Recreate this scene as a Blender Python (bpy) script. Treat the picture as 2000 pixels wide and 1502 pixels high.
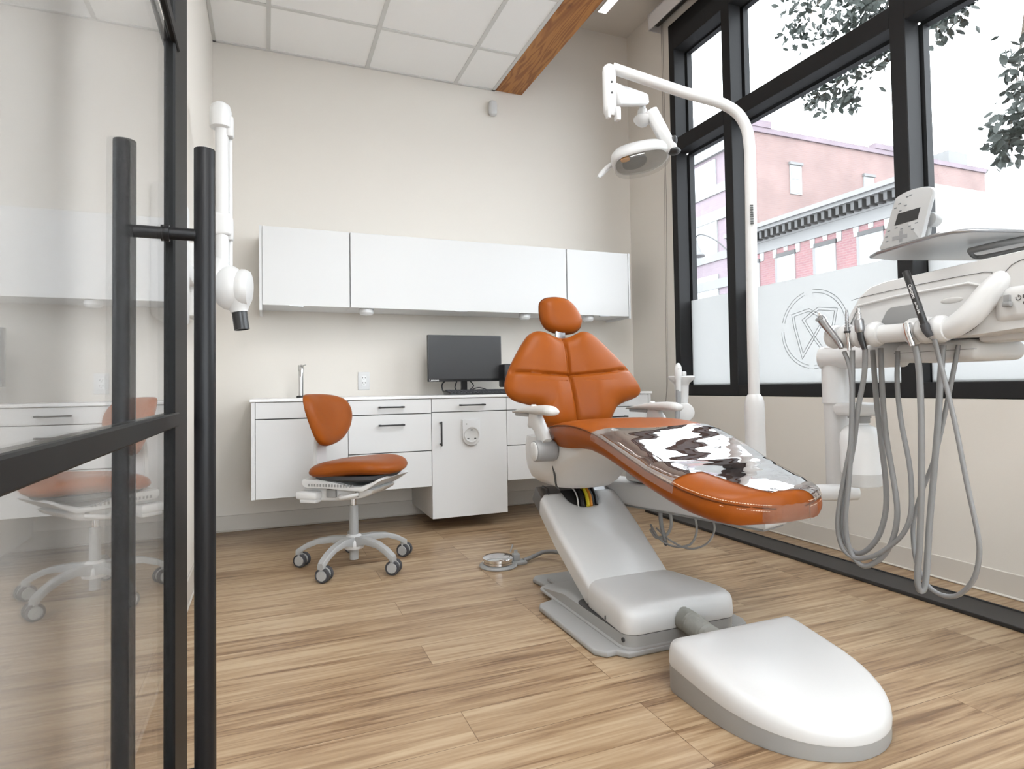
import bpy, bmesh, math, random
from mathutils import Vector, Matrix, noise as mnoise
PI = math.pi
random.seed(7)
sc = bpy.context.scene
for o in list(bpy.data.objects): bpy.data.objects.remove(o)
COL = sc.collection

# ------------------------------------------------------------------ room measures (metres)
W, H, H2 = 2.964, 2.995, 3.606        # room width, tile ceiling height, raised ceiling height
YF = -4.05                            # inner face of the front wall (doorway)

# ------------------------------------------------------------------ camera
cd = bpy.data.cameras.new('camera'); cam = bpy.data.objects.new('camera', cd); COL.objects.link(cam)
f_px, cx, cy, yaw, pitch, roll = 1202.14, 1010.84, 720.18, -0.3865, 0.0291, -0.0160
fwd = Vector((-math.sin(yaw)*math.cos(pitch), math.cos(yaw)*math.cos(pitch), math.sin(pitch)))
rgt = Vector((math.cos(yaw), math.sin(yaw), 0)); up = rgt.cross(fwd)
r2 = math.cos(roll)*rgt + math.sin(roll)*up; u2 = -math.sin(roll)*rgt + math.cos(roll)*up
M3 = Matrix((r2, u2, -fwd)).transposed()
cam.matrix_world = Matrix.Translation((0.3025, -4.1264, 0.8476)) @ M3.to_4x4()
cd.sensor_fit = 'HORIZONTAL'; cd.sensor_width = 36.0; cd.lens = 36.0*f_px/2000.0
cd.shift_x = (1000.0-cx)/2000.0; cd.shift_y = (cy-751.0)/2000.0
cd.clip_start = 0.05; cd.clip_end = 200
sc.camera = cam

# ------------------------------------------------------------------ view and sky
vs = sc.view_settings
vs.view_transform = 'Standard'; vs.look = 'None'; vs.gamma = 1.0; vs.use_curve_mapping = False
vs.exposure = 0.16
wd = bpy.data.worlds.new('overcast_sky'); sc.world = wd; wd.use_nodes = True
nt = wd.node_tree; bg = nt.nodes['Background']
bg.inputs['Color'].default_value = (0.90, 0.95, 1.0, 1); bg.inputs['Strength'].default_value = 8.0

def area_light(name, loc, sx, sy, power, color, rot=(0, 0, 0), spread=PI):
    ld = bpy.data.lights.new(name, 'AREA'); ld.shape = 'RECTANGLE'; ld.size = sx; ld.size_y = sy
    ld.energy = power; ld.color = color; ld.spread = spread
    o = bpy.data.objects.new(name, ld); COL.objects.link(o); o.location = loc; o.rotation_euler = rot
    return o

# ------------------------------------------------------------------ materials
MATS = {}
def mat(name, col, rough=0.5, metal=0.0, bump=0.0, bscale=200.0, coat=0.0, emit=None, estr=0.0, spec=0.5, var=0.0, vscale=3.0):
    m = bpy.data.materials.new(name); m.use_nodes = True; MATS[name] = m
    t = m.node_tree; b = t.nodes['Principled BSDF']
    b.inputs['Base Color'].default_value = (*col, 1); b.inputs['Roughness'].default_value = rough
    b.inputs['Metallic'].default_value = metal; b.inputs['Specular IOR Level'].default_value = spec
    b.inputs['Coat Weight'].default_value = coat; b.inputs['Coat Roughness'].default_value = 0.08
    if emit: b.inputs['Emission Color'].default_value = (*emit, 1); b.inputs['Emission Strength'].default_value = estr
    tc = t.nodes.new('ShaderNodeTexCoord')
    if bump:
        n = t.nodes.new('ShaderNodeTexNoise'); n.inputs['Scale'].default_value = bscale; n.inputs['Detail'].default_value = 3
        bp = t.nodes.new('ShaderNodeBump'); bp.inputs['Strength'].default_value = bump; bp.inputs['Distance'].default_value = 0.002
        t.links.new(tc.outputs['Object'], n.inputs['Vector']); t.links.new(n.outputs['Fac'], bp.inputs['Height'])
        t.links.new(bp.outputs['Normal'], b.inputs['Normal'])
    if var:
        n2 = t.nodes.new('ShaderNodeTexNoise'); n2.inputs['Scale'].default_value = vscale; n2.inputs['Detail'].default_value = 4
        mx = t.nodes.new('ShaderNodeMix'); mx.data_type = 'RGBA'
        mx.inputs['A'].default_value = (*[c*(1-var) for c in col], 1); mx.inputs['B'].default_value = (*[min(1, c*(1+var)) for c in col], 1)
        t.links.new(tc.outputs['Object'], n2.inputs['Vector']); t.links.new(n2.outputs['Fac'], mx.inputs['Factor'])
        t.links.new(mx.outputs['Result'], b.inputs['Base Color'])
    return m

mat('wall_paint', (.715, .675, .622), .6, bump=.12, bscale=260, spec=.3)
mat('ceiling_tile', (.94, .94, .935), .8, bump=.35, bscale=420, spec=.15)
mat('ceiling_grid', (.66, .66, .645), .55)
mat('raised_shaded_paint', (.66, .62, .57), .65, bump=.1, spec=.2)  # wall tone darkened, puts the shade above the beam into the colour
mat('baseboard_vinyl', (.60, .56, .51), .45)
mat('white_laminate', (.66, .66, .66), .36, spec=.35)
mat('worktop_white', (.78, .78, .78), .22)
mat('chair_white', (.62, .62, .62), .32, bump=.02, bscale=900)
mat('chair_grey', (.33, .33, .325), .4, bump=.02, bscale=900)
mat('pad_grey', (.55, .545, .535), .42)
mat('hose_ribbed', (.30, .30, .275), .5)
mat('panel_grey', (.40, .40, .40), .3)
mat('bezel_grey', (.26, .26, .26), .4)
mat('hose_grey', (.23, .23, .235), .38)
mat('frame_bronze', (.022, .022, .023), .6, spec=.16)
mat('black_metal', (.008, .008, .009), .38, spec=.25)
mat('door_black', (.008, .008, .008), .5, spec=.16)
mat('black_satin', (.02, .02, .021), .45)
mat('black_plastic', (.02, .02, .021), .3)
mat('rubber_black', (.045, .045, .05), .6)
mat('screen_black', (.038, .038, .04), .34)
mat('gap_dark', (.05, .05, .05), .8)
mat('gap_grey', (.16, .16, .16), .8)
mat('chrome', (.70, .70, .71), .12, metal=1)
mat('steel', (.36, .36, .37), .30, metal=1)
mat('text_dark', (.06, .06, .06), .6)
mat('text_white', (.85, .85, .85), .6)
mat('thread_pale', (.80, .62, .46), .7)
mat('wire_yellow', (.75, .62, .03), .5)
mat('wire_orange', (.70, .28, .03), .5)
mat('amber', (.75, .38, .12), .35)
mat('lamp_lens_grey', (.16, .17, .18), .2)
mat('bottle_white', (.82, .83, .84), .35)
mat('shade_lilac', (.60, .575, .57), .6)
mat('led_white', (1, 1, 1), .5, emit=(1, .96, .9), estr=2.2)
mat('troffer_white', (1, 1, 1), .5, emit=(1, .93, .84), estr=4)
mat('cord_grey', (.33, .30, .27), .6)
mat('brick_pink', (.5, .4, .4), .9)
mat('stone_grey', (0.149, 0.149, 0.149), .8, var=.12, vscale=1.2)
mat('stone_white', (0.253, 0.259, 0.259), .8, var=.06, vscale=1)
mat('cream_wall', (0.264, 0.242, 0.217), .9, var=.04, vscale=.6)
mat('roof_grey', (0.154, 0.154, 0.154), .9)
mat('win_pane_pale', (0.231, 0.242, 0.248), .15)
mat('asphalt', (.20, .20, .21), .9)
mat('bark', (.06, .045, .03), .9)
mat('leaf', (.004, .010, .006), .6)
mat('lamp_post', (0.028, 0.028, 0.029), .5)

# leather: cognac with fine grain
m = mat('leather', (.26, .063, .006), .38, bump=.10, bscale=520, spec=.16, var=.10, vscale=5)
m = mat('leather_edge', (.12, .031, .006), .42, bump=.10, bscale=520, spec=.16, var=.10, vscale=5)

def tree(name):
    m = bpy.data.materials.new(name); m.use_nodes = True; MATS[name] = m
    t = m.node_tree; t.nodes.clear(); out = t.nodes.new('ShaderNodeOutputMaterial')
    N = lambda k: t.nodes.new('ShaderNode'+k)
    return m, t, out, N

# floor: vinyl wood planks running across the room
m, t, out, N = tree('wood_floor')
b = N('BsdfPrincipled'); tc = N('TexCoord'); t.links.new(b.outputs[0], out.inputs[0])
br = N('TexBrick'); br.offset = 0.37; br.offset_frequency = 3
for k, v in (('Scale', 1.0), ('Brick Width', 1.22), ('Row Height', .150), ('Mortar Size', .0009), ('Mortar Smooth', 0.0), ('Bias', 0.0)): br.inputs[k].default_value = v
br.inputs['Color1'].default_value = (0, 0, 0, 1); br.inputs['Color2'].default_value = (1, 1, 1, 1); br.inputs['Mortar'].default_value = (.1, .1, .1, 1)
t.links.new(tc.outputs['Object'], br.inputs['Vector'])
mp = N('Mapping'); mp.inputs['Scale'].default_value = (1.5, 20, 1)
vm = N('VectorMath'); vm.operation = 'MULTIPLY_ADD'; vm.inputs[1].default_value = (7.3, 3.1, 5.0)
t.links.new(br.outputs['Color'], vm.inputs[0]); t.links.new(tc.outputs['Object'], vm.inputs[2]); t.links.new(vm.outputs[0], mp.inputs['Vector'])
n1 = N('TexNoise'); n1.inputs['Scale'].default_value = 1.6; n1.inputs['Detail'].default_value = 7; n1.inputs['Roughness'].default_value = .58; n1.inputs['Distortion'].default_value = .7
t.links.new(mp.outputs[0], n1.inputs['Vector'])
mp2 = N('Mapping'); mp2.inputs['Scale'].default_value = (2.6, 85, 1); t.links.new(vm.outputs[0], mp2.inputs['Vector'])
n2 = N('TexNoise'); n2.inputs['Scale'].default_value = 1.2; n2.inputs['Detail'].default_value = 4; t.links.new(mp2.outputs[0], n2.inputs['Vector'])
ad = N('Math'); ad.operation = 'MULTIPLY_ADD'; ad.inputs[1].default_value = .50
t.links.new(n2.outputs['Fac'], ad.inputs[0]); t.links.new(n1.outputs['Fac'], ad.inputs[2])
ad2 = N('Math'); ad2.operation = 'MULTIPLY_ADD'; ad2.inputs[1].default_value = .13
t.links.new(br.outputs['Color'], ad2.inputs[0]); t.links.new(ad.outputs[0], ad2.inputs[2])
rp = N('ValToRGB'); e = rp.color_ramp.elements
e[0].position = .46; e[0].color = (.080, .044, .022, 1); e[1].position = 1.05 if False else 1.0; e[1].color = (.45, .335, .215, 1)
for p_, c_ in ((.60, (.175, .102, .053, 1)), (.72, (.275, .176, .098, 1)), (.85, (.365, .252, .150, 1))):
    q = rp.color_ramp.elements.new(p_); q.color = c_
t.links.new(ad2.outputs[0], rp.inputs['Fac'])
mo = N('Mix'); mo.data_type = 'RGBA'; mo.blend_type = 'MULTIPLY'; mo.inputs['B'].default_value = (.45, .38, .3, 1)
t.links.new(br.outputs['Fac'], mo.inputs['Factor']); t.links.new(rp.outputs['Color'], mo.inputs['A']); t.links.new(mo.outputs['Result'], b.inputs['Base Color'])
b.inputs['Roughness'].default_value = .36; b.inputs['Specular IOR Level'].default_value = .5
bp = N('Bump'); bp.inputs['Strength'].default_value = .12; bp.inputs['Distance'].default_value = .001
t.links.new(n2.outputs['Fac'], bp.inputs['Height']); t.links.new(bp.outputs[0], b.inputs['Normal'])

# fir beam: orange brown with knots, grain along the beam
m, t, out, N = tree('fir_beam')
b = N('BsdfPrincipled'); tc = N('TexCoord'); t.links.new(b.outputs[0], out.inputs[0])
mp = N('Mapping'); mp.inputs['Scale'].default_value = (9, .9, 9); t.links.new(tc.outputs['Object'], mp.inputs['Vector'])
n1 = N('TexNoise'); n1.inputs['Scale'].default_value = 1.0; n1.inputs['Detail'].default_value = 3; n1.inputs['Distortion'].default_value = .5; t.links.new(mp.outputs[0], n1.inputs['Vector'])
ws = N('Math'); ws.operation = 'MULTIPLY'; ws.inputs[1].default_value = 60; t.links.new(n1.outputs['Fac'], ws.inputs[0])
sn = N('Math'); sn.operation = 'SINE'; t.links.new(ws.outputs[0], sn.inputs[0])
rp = N('ValToRGB'); e = rp.color_ramp.elements; e[0].color = (.27, .095, .022, 1); e[1].color = (.43, .185, .045, 1); e[0].position = .0; e[1].position = .75
mr = N('MapRange'); mr.inputs['From Min'].default_value = -1; mr.inputs['From Max'].default_value = 1; t.links.new(sn.outputs[0], mr.inputs['Value']); t.links.new(mr.outputs[0], rp.inputs['Fac'])
vo = N('TexVoronoi'); vo.inputs['Scale'].default_value = 1.0; vo.inputs['Randomness'].default_value = 1
mk = N('Mapping'); mk.inputs['Scale'].default_value = (5.2, 3.1, .001); t.links.new(tc.outputs['Object'], mk.inputs['Vector']); t.links.new(mk.outputs[0], vo.inputs['Vector'])
kr = N('ValToRGB'); e = kr.color_ramp.elements; e[0].position = .05; e[0].color = (1, 1, 1, 1); e[1].position = .14; e[1].color = (0, 0, 0, 1); t.links.new(vo.outputs['Distance'], kr.inputs['Fac'])
mo = N('Mix'); mo.data_type = 'RGBA'; mo.inputs['B'].default_value = (.13, .04, .012, 1)
t.links.new(kr.outputs['Color'], mo.inputs['Factor']); t.links.new(rp.outputs['Color'], mo.inputs['A']); t.links.new(mo.outputs['Result'], b.inputs['Base Color'])
b.inputs['Roughness'].default_value = .5

# glass: see-through sheet with mirror reflections by angle
def glass(name, tint, ior=1.5, boost=0.0, rough=0.0, haze=0.0, hazecol=(.8, .8, .8), wrinkle=None):
    m, t, out, N = tree(name)
    tr = N('BsdfTransparent'); tr.inputs[0].default_value = (*tint, 1)
    gl = N('BsdfGlossy'); gl.inputs['Roughness'].default_value = rough
    fr = N('LayerWeight'); fr.inputs['Blend'].default_value = .5          # Facing output = 1 - |cos|
    pw = N('Math'); pw.operation = 'POWER'; pw.inputs[1].default_value = 5
    f0 = ((ior-1)/(ior+1))**2
    ad = N('Math'); ad.operation = 'MULTIPLY_ADD'; ad.use_clamp = True; ad.inputs[1].default_value = 1-f0; ad.inputs[2].default_value = f0+boost
    t.links.new(fr.outputs['Facing'], pw.inputs[0]); t.links.new(pw.outputs[0], ad.inputs[0])
    mx = N('MixShader'); t.links.new(ad.outputs[0], mx.inputs[0]); t.links.new(gl.outputs[0], mx.inputs[2])
    if haze:
        df = N('BsdfDiffuse'); df.inputs[0].default_value = (*hazecol, 1)
        m2 = N('MixShader'); m2.inputs[0].default_value = haze
        t.links.new(tr.outputs[0], m2.inputs[1]); t.links.new(df.outputs[0], m2.inputs[2]); t.links.new(m2.outputs[0], mx.inputs[1])
    else: t.links.new(tr.outputs[0], mx.inputs[1])
    if wrinkle:
        tc = N('TexCoord'); mp = N('Mapping'); mp.inputs['Scale'].default_value = wrinkle[0]; mp.inputs['Rotation'].default_value = (0, 0, .12)
        n = N('TexNoise'); n.inputs['Scale'].default_value = 1; n.inputs['Detail'].default_value = 2.5; n.inputs['Distortion'].default_value = .6
        bp = N('Bump'); bp.inputs['Strength'].default_value = wrinkle[1]; bp.inputs['Distance'].default_value = wrinkle[2]
        t.links.new(tc.outputs['Object'], mp.inputs[0]); t.links.new(mp.outputs[0], n.inputs['Vector']); t.links.new(n.outputs['Fac'], bp.inputs['Height'])
        t.links.new(bp.outputs[0], gl.inputs['Normal']); t.links.new(bp.outputs[0], fr.inputs['Normal'])
    t.links.new(mx.outputs[0], out.inputs[0]); return m
glass('window_glass', (.97, .98, .98), 1.5)
glass('door_glass', (.965, .97, .975), 1.5, boost=.14, haze=.03, hazecol=(.75, .76, .77))
glass('clear_cover', (.93, .92, .93), 1.6, boost=.55, rough=.025, haze=.12, hazecol=(.5, .5, .52))
glass('clear_tape', (.93, .91, .90), 1.5, boost=.06, rough=.10, haze=.05, hazecol=(.7, .66, .63))
glass('clear_shield', (.95, .95, .95), 1.5, boost=.10, rough=.05, haze=.03)
# frosted film: white, glows with the daylight behind it
m, t, out, N = tree('frosted_film')
tl = N('BsdfTranslucent'); tl.inputs[0].default_value = (.58, .58, .575, 1)
df = N('BsdfDiffuse'); df.inputs[0].default_value = (.80, .81, .81, 1)
mx = N('MixShader'); mx.inputs[0].default_value = .25
t.links.new(tl.outputs[0], mx.inputs[1]); t.links.new(df.outputs[0], mx.inputs[2]); t.links.new(mx.outputs[0], out.inputs[0])

m, t, out, N = tree('film_line')
tl = N('BsdfTranslucent'); tl.inputs[0].default_value = (.46, .46, .46, 1); t.links.new(tl.outputs[0], out.inputs[0])
# brick street front
def brick(name, c1, c2, mort, face):
    m, t, out, N = tree(name); b = N('BsdfPrincipled'); tc = N('TexCoord'); t.links.new(b.outputs[0], out.inputs[0])
    sp = N('SeparateXYZ'); cb = N('CombineXYZ'); t.links.new(tc.outputs['Object'], sp.inputs[0])
    t.links.new(sp.outputs['Y' if face == 'X' else 'X'], cb.inputs['X']); t.links.new(sp.outputs['Z'], cb.inputs['Y'])
    br = N('TexBrick')
    for k, v in (('Scale', 1.0), ('Brick Width', .22), ('Row Height', .075), ('Mortar Size', .008)): br.inputs[k].default_value = v
    br.inputs['Color1'].default_value = (*c1, 1); br.inputs['Color2'].default_value = (*c2, 1); br.inputs['Mortar'].default_value = (*mort, 1)
    t.links.new(cb.outputs[0], br.inputs['Vector'])
    n = N('TexNoise'); n.inputs['Scale'].default_value = .7; n.inputs['Detail'].default_value = 5; t.links.new(tc.outputs['Object'], n.inputs['Vector'])
    mo = N('Mix'); mo.data_type = 'RGBA'; mo.blend_type = 'OVERLAY'; mo.inputs['Factor'].default_value = .35
    t.links.new(br.outputs['Color'], mo.inputs['A']); t.links.new(n.outputs['Fac'], mo.inputs['B']); t.links.new(mo.outputs['Result'], b.inputs['Base Color'])
    b.inputs['Roughness'].default_value = .9
brick('brick_front', (.150, .070, .079), (.172, .084, .088), (.17, .122, .12), 'X')
brick('brick_side', (.160, .104, .098), (.175, .114, .106), (.17, .132, .124), 'Y')
brick('brick_mauve', (.145, .112, .13), (.16, .125, .145), (.16, .14, .155), 'X')

# ------------------------------------------------------------------ object helpers
def tag(o, label=None, cat=None, group=None, kind=None):
    if label: o['label'] = label
    if cat: o['category'] = cat
    if group: o['group'] = group
    if kind: o['kind'] = kind
    return o
def empty(name, loc, label=None, cat=None, group=None, kind=None):
    o = bpy.data.objects.new(name, None); COL.objects.link(o); o.location = loc
    o.empty_display_size = .05
    return tag(o, label, cat, group, kind)
def wloc(o):
    v = Vector((0, 0, 0))
    while o is not None: v += o.location; o = o.parent
    return v
class MB:
    """collects shapes in room coordinates, then links them as one mesh object"""
    def __init__(s): s.bm = bmesh.new()
    def box(s, x0, x1, y0, y1, z0, z1, bev=0.0, seg=2, rot=None):
        r = bmesh.ops.create_cube(s.bm, size=1); vs_ = r['verts']
        sx, sy, sz = abs(x1-x0), abs(y1-y0), abs(z1-z0)
        bmesh.ops.scale(s.bm, vec=(sx, sy, sz), verts=vs_)
        if bev:
            es = list({e for v in vs_ for e in v.link_edges})
            rb = bmesh.ops.bevel(s.bm, geom=es, offset=min(bev, .49*min(sx, sy, sz)), segments=seg, profile=.5, affect='EDGES')
            vs_ = list({v for f in rb['faces'] for v in f.verts} | {v for v in vs_ if v.is_valid})
        if rot is not None: bmesh.ops.rotate(s.bm, cent=(0, 0, 0), matrix=rot, verts=vs_)
        bmesh.ops.translate(s.bm, vec=((x0+x1)/2, (y0+y1)/2, (z0+z1)/2), verts=vs_)
        return s
    def loft(s, rings, cap0=True, cap1=True, closed=True):
        bm = s.bm; R = [[bm.verts.new(p) for p in ring] for ring in rings]; n = len(R[0])
        for a, b in zip(R, R[1:]):
            for i in range(n if closed else n-1):
                j = (i+1) % n
                try: bm.faces.new((a[i], a[j], b[j], b[i]))
                except ValueError: pass
        if closed and cap0: bm.faces.new(R[0][::-1])
        if closed and cap1: bm.faces.new(R[-1])
        return s
    def tube(s, pts, r, seg=10, smooth=0, cap=True):
        P = [Vector(p) for p in pts]
        rr = r if isinstance(r, (list, tuple)) else [r]*len(P)
        if smooth:
            Q, RR = [], []
            for i in range(len(P)-1):
                p0, p1, p2, p3 = P[max(i-1, 0)], P[i], P[i+1], P[min(i+2, len(P)-1)]
                for k in range(smooth):
                    t_ = k/smooth; t2, t3 = t_*t_, t_*t_*t_
                    Q.append(.5*((2*p1)+(p2-p0)*t_+(2*p0-5*p1+4*p2-p3)*t2+(3*p1-p0-3*p2+p3)*t3)); RR.append(rr[i]*(1-t_)+rr[i+1]*t_)
            Q.append(P[-1]); RR.append(rr[-1]); P, rr = Q, RR
        T = [(P[min(i+1, len(P)-1)]-P[max(i-1, 0)]).normalized() for i in range(len(P))]
        a = Vector((0, 0, 1)) if abs(T[0].z) < .9 else Vector((1, 0, 0))
        n = (a-T[0]*a.dot(T[0])).normalized(); rings = []
        for i, p in enumerate(P):
            n = (n-T[i]*n.dot(T[i])).normalized(); bq = T[i].cross(n)
            rings.append([p+rr[i]*(math.cos(2*PI*k/seg)*n+math.sin(2*PI*k/seg)*bq) for k in range(seg)])
        return s.loft(rings, cap, cap)
    def lathe(s, prof, c, axis=(0, 0, 1), seg=24):
        """prof: (radius, height along axis) list"""
        ax = Vector(axis).normalized(); a = Vector((1, 0, 0)) if abs(ax.x) < .9 else Vector((0, 1, 0))
        n = (a-ax*a.dot(ax)).normalized(); bq = ax.cross(n); c = Vector(c)
        rings = [[c+ax*h+max(r, 1e-5)*(math.cos(2*PI*k/seg)*n+math.sin(2*PI*k/seg)*bq) for k in range(seg)] for r, h in prof]
        return s.loft(rings)
    def cyl(s, p0, p1, r, seg=16, bev=0.0):
        p0, p1 = Vector(p0), Vector(p1); L = (p1-p0).length
        pr = [(r, 0), (r, L)] if not bev else [(r-bev, 0), (r-.3*bev, .3*bev), (r, bev), (r, L-bev), (r-.3*bev, L-.3*bev), (r-bev, L)]
        return s.lathe(pr, p0, p1-p0, seg)
    def prism(s, poly, axis, lo, hi, bev=0.0, seg=2):
        """poly in the two other axes (XY for Z, YZ for X, XZ for Y)"""
        f = {'Z': lambda a, b, c: (a, b, c), 'X': lambda a, b, c: (c, a, b), 'Y': lambda a, b, c: (a, c, b)}[axis]
        bm = s.bm; A = [bm.verts.new(f(a, b, lo)) for a, b in poly]; B = [bm.verts.new(f(a, b, hi)) for a, b in poly]
        n = len(poly); fs = [bm.faces.new(A[::-1]), bm.faces.new(B)]
        for i in range(n): fs.append(bm.faces.new((A[i], A[(i+1) % n], B[(i+1) % n], B[i])))
        bmesh.ops.recalc_face_normals(bm, faces=fs)
        if bev:
            es = list({e for fc in fs[:2] for e in fc.edges})
            bmesh.ops.bevel(bm, geom=es, offset=bev, segments=seg, profile=.5, affect='EDGES')
        return s
    def sphere(s, c, rx, ry=None, rz=None, seg=20, rings=12):
        r = bmesh.ops.create_uvsphere(s.bm, u_segments=seg, v_segments=rings, radius=1)
        bmesh.ops.scale(s.bm, vec=(rx, ry or rx, rz or rx), verts=r['verts']); bmesh.ops.translate(s.bm, vec=c, verts=r['verts'])
        return s
    def xf(s, mtx):
        bmesh.ops.transform(s.bm, matrix=mtx, verts=s.bm.verts); return s
    def build(s, name, m, parent=None, smooth=True, angle=38):
        bmesh.ops.recalc_face_normals(s.bm, faces=s.bm.faces)
        me = bpy.data.meshes.new(name); off = wloc(parent) if parent else Vector((0, 0, 0))
        if parent: bmesh.ops.translate(s.bm, vec=-off, verts=s.bm.verts)
        s.bm.to_mesh(me); s.bm.free()
        if smooth:
            for p in me.polygons: p.use_smooth = True
            me.set_sharp_from_angle(angle=math.radians(angle))
        me.materials.append(MATS[m] if isinstance(m, str) else m)
        o = bpy.data.objects.new(name, me); COL.objects.link(o)
        if parent: o.parent = parent
        return o
def text(name, body, size, mtx, m, parent, depth=.0006, align='LEFT'):
    c = bpy.data.curves.new(name, 'FONT'); c.body = body; c.size = size; c.extrude = depth; c.align_x = align; c.resolution_u = 3
    o = bpy.data.objects.new(name, c); COL.objects.link(o)
    dg = bpy.context.evaluated_depsgraph_get(); me = bpy.data.meshes.new_from_object(o.evaluated_get(dg))
    bpy.data.objects.remove(o); bpy.data.curves.remove(c)
    me.transform(Matrix.Translation(-wloc(parent)) @ mtx); me.materials.clear(); me.materials.append(MATS[m])
    o = bpy.data.objects.new(name, me); COL.objects.link(o); o.parent = parent; return o
def basis(x, y, o):
    x = Vector(x).normalized(); y = Vector(y); y = (y-x*y.dot(x)).normalized(); z = x.cross(y)
    m_ = Matrix((x, y, z)).transposed().to_4x4(); m_.translation = Vector(o); return m_
def struct(name, mb, m, parent=None, **k):
    o = mb.build(name, m, parent, **k)
    if not parent: o['kind'] = 'structure'
    return o
# ================================================================== the room
struct('floor', MB().box(-.12, W+.16, -6.4, .12, -.10, 0), 'wood_floor')
struct('wall_back', MB().box(-.12, W+.16, 0, .12, 0, 3.7), 'wall_paint')
struct('wall_left', MB().box(-.12, 0, -6.4, 0, 0, 3.7), 'wall_paint')
YW0, YW1 = -.541, -3.96          # window opening along the right wall
ZW0, ZW1 = .768, 3.40
struct('wall_right', MB().box(W, W+.16, -6.4, 0, 0, ZW0).box(W, W+.16, YW0, 0, ZW0, 3.7).box(W, W+.16, -6.4, YW1, ZW0, 3.7)
       .box(W, W+.16, YW1, YW0, ZW1, 3.7), 'wall_paint')
struct('wall_front', MB().box(0, W, YF-.12, YF, 2.93, 3.7).box(0, .12, YF-.12, YF, 0, 2.93), 'wall_paint')
w2 = empty('window_2', (1.15, YF-.06, 0), kind='structure')  # unseen partition, glazed full height so corridor light reaches the room
for x in (1.15, 1.74, 2.33, W-.05): MB().box(x, x+.05, YF-.085, YF-.035, 0, 2.92).build('mullion', 'frame_bronze', w2, smooth=False)
for z in (0, .80, 1.42, 2.04, 2.88): MB().box(1.19, W-.01, YF-.08, YF-.04, z, z+.05).build('glazing_bar', 'frame_bronze', w2, smooth=False)
MB().box(.12, 1.16, YF-.085, YF-.035, 2.32, 2.37).build('glazing_bar', 'frame_bronze', w2, smooth=False)
MB().box(1.17, W-.02, YF-.063, YF-.058, .02, 2.92).build('pane', 'window_glass', w2, smooth=False)
MB().box(.12, 1.17, YF-.063, YF-.058, 2.34, 2.93).build('pane', 'window_glass', w2, smooth=False)
struct('wall_corridor', MB().box(-.12, W+.16, -6.52, -6.4, 2.85, 3.7).box(-.12, W+.16, -6.52, -6.4, 0, .35).box(-.12, .1, -6.52, -6.4, .35, 2.85).box(2.86, W+.16, -6.52, -6.4, .35, 2.85), 'wall_paint')
w3 = empty('fill_window', (1.48, -6.46, .35), kind='structure')  # unseen window added behind the camera to light camera-facing surfaces
for x in (.1, 1.455, 2.81): MB().box(x, x+.05, -6.50, -6.42, .35, 2.85).build('mullion', 'frame_bronze', w3, smooth=False)
for z in (.35, 2.80): MB().box(.1, 2.86, -6.50, -6.42, z, z+.05).build('rail', 'frame_bronze', w3, smooth=False)
MB().box(.12, 2.84, -6.463, -6.458, .37, 2.83).build('pane', 'window_glass', w3, smooth=False)
cl = struct('ceiling', MB().box(0, 1.837, -6.4, 0, H, H+.02), 'ceiling_tile')
g = MB(); gw = .012
for k in range(-1, 4):
    x = .318+.61*k
    if 0.05 < x < 1.80: g.box(x-gw, x+gw, -6.39, -.001, H-.006, H-.0005)
for k in range(0, 13): g.box(.001, 1.836, -.496-.61*k-gw, -.496-.61*k+gw, H-.0055, H-.0006)
g.box(.001, .02, -6.39, -.001, H-.007, H-.0004).box(.001, 1.836, -.02, -.001, H-.007, H-.0004).box(1.815, 1.836, -6.39, -.001, H-.007, H-.0004)
g.build('ceiling_grid', 'ceiling_grid', cl, smooth=False)
struct('ceiling_raised', MB().box(1.837, W, -6.4, 0, H2, H2+.05).box(1.837, W, -6.4, YF-.12, H, H+.02).box(1.86, 2.0, -6.4, 0, 3.24, H2), 'raised_shaded_paint')
struct('ceiling_beam', MB().box(1.838, 2.050, -6.39, -.002, H-.002, 3.25, bev=.004, seg=1), 'fir_beam')
for nm, bx in (('baseboard_back', (0, W, -.008, 0, 0, .0984)), ('baseboard_left', (0, .008, YF, -.008, 0, .0984)), ('baseboard_right', (W-.008, W, YF, -.008, 0, .0984))):
    mb = MB().box(*bx, bev=.003, seg=1)
    if 'back' in nm: mb.box(0, W, -.016, -.006, 0, .010, bev=.004, seg=1)
    elif 'right' in nm: mb.box(W-.016, W-.006, YF, -.016, 0, .010, bev=.004, seg=1)
    else: mb.box(.006, .016, YF, -.016, 0, .010, bev=.004, seg=1)
    struct(nm, mb, 'baseboard_vinyl')

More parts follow.
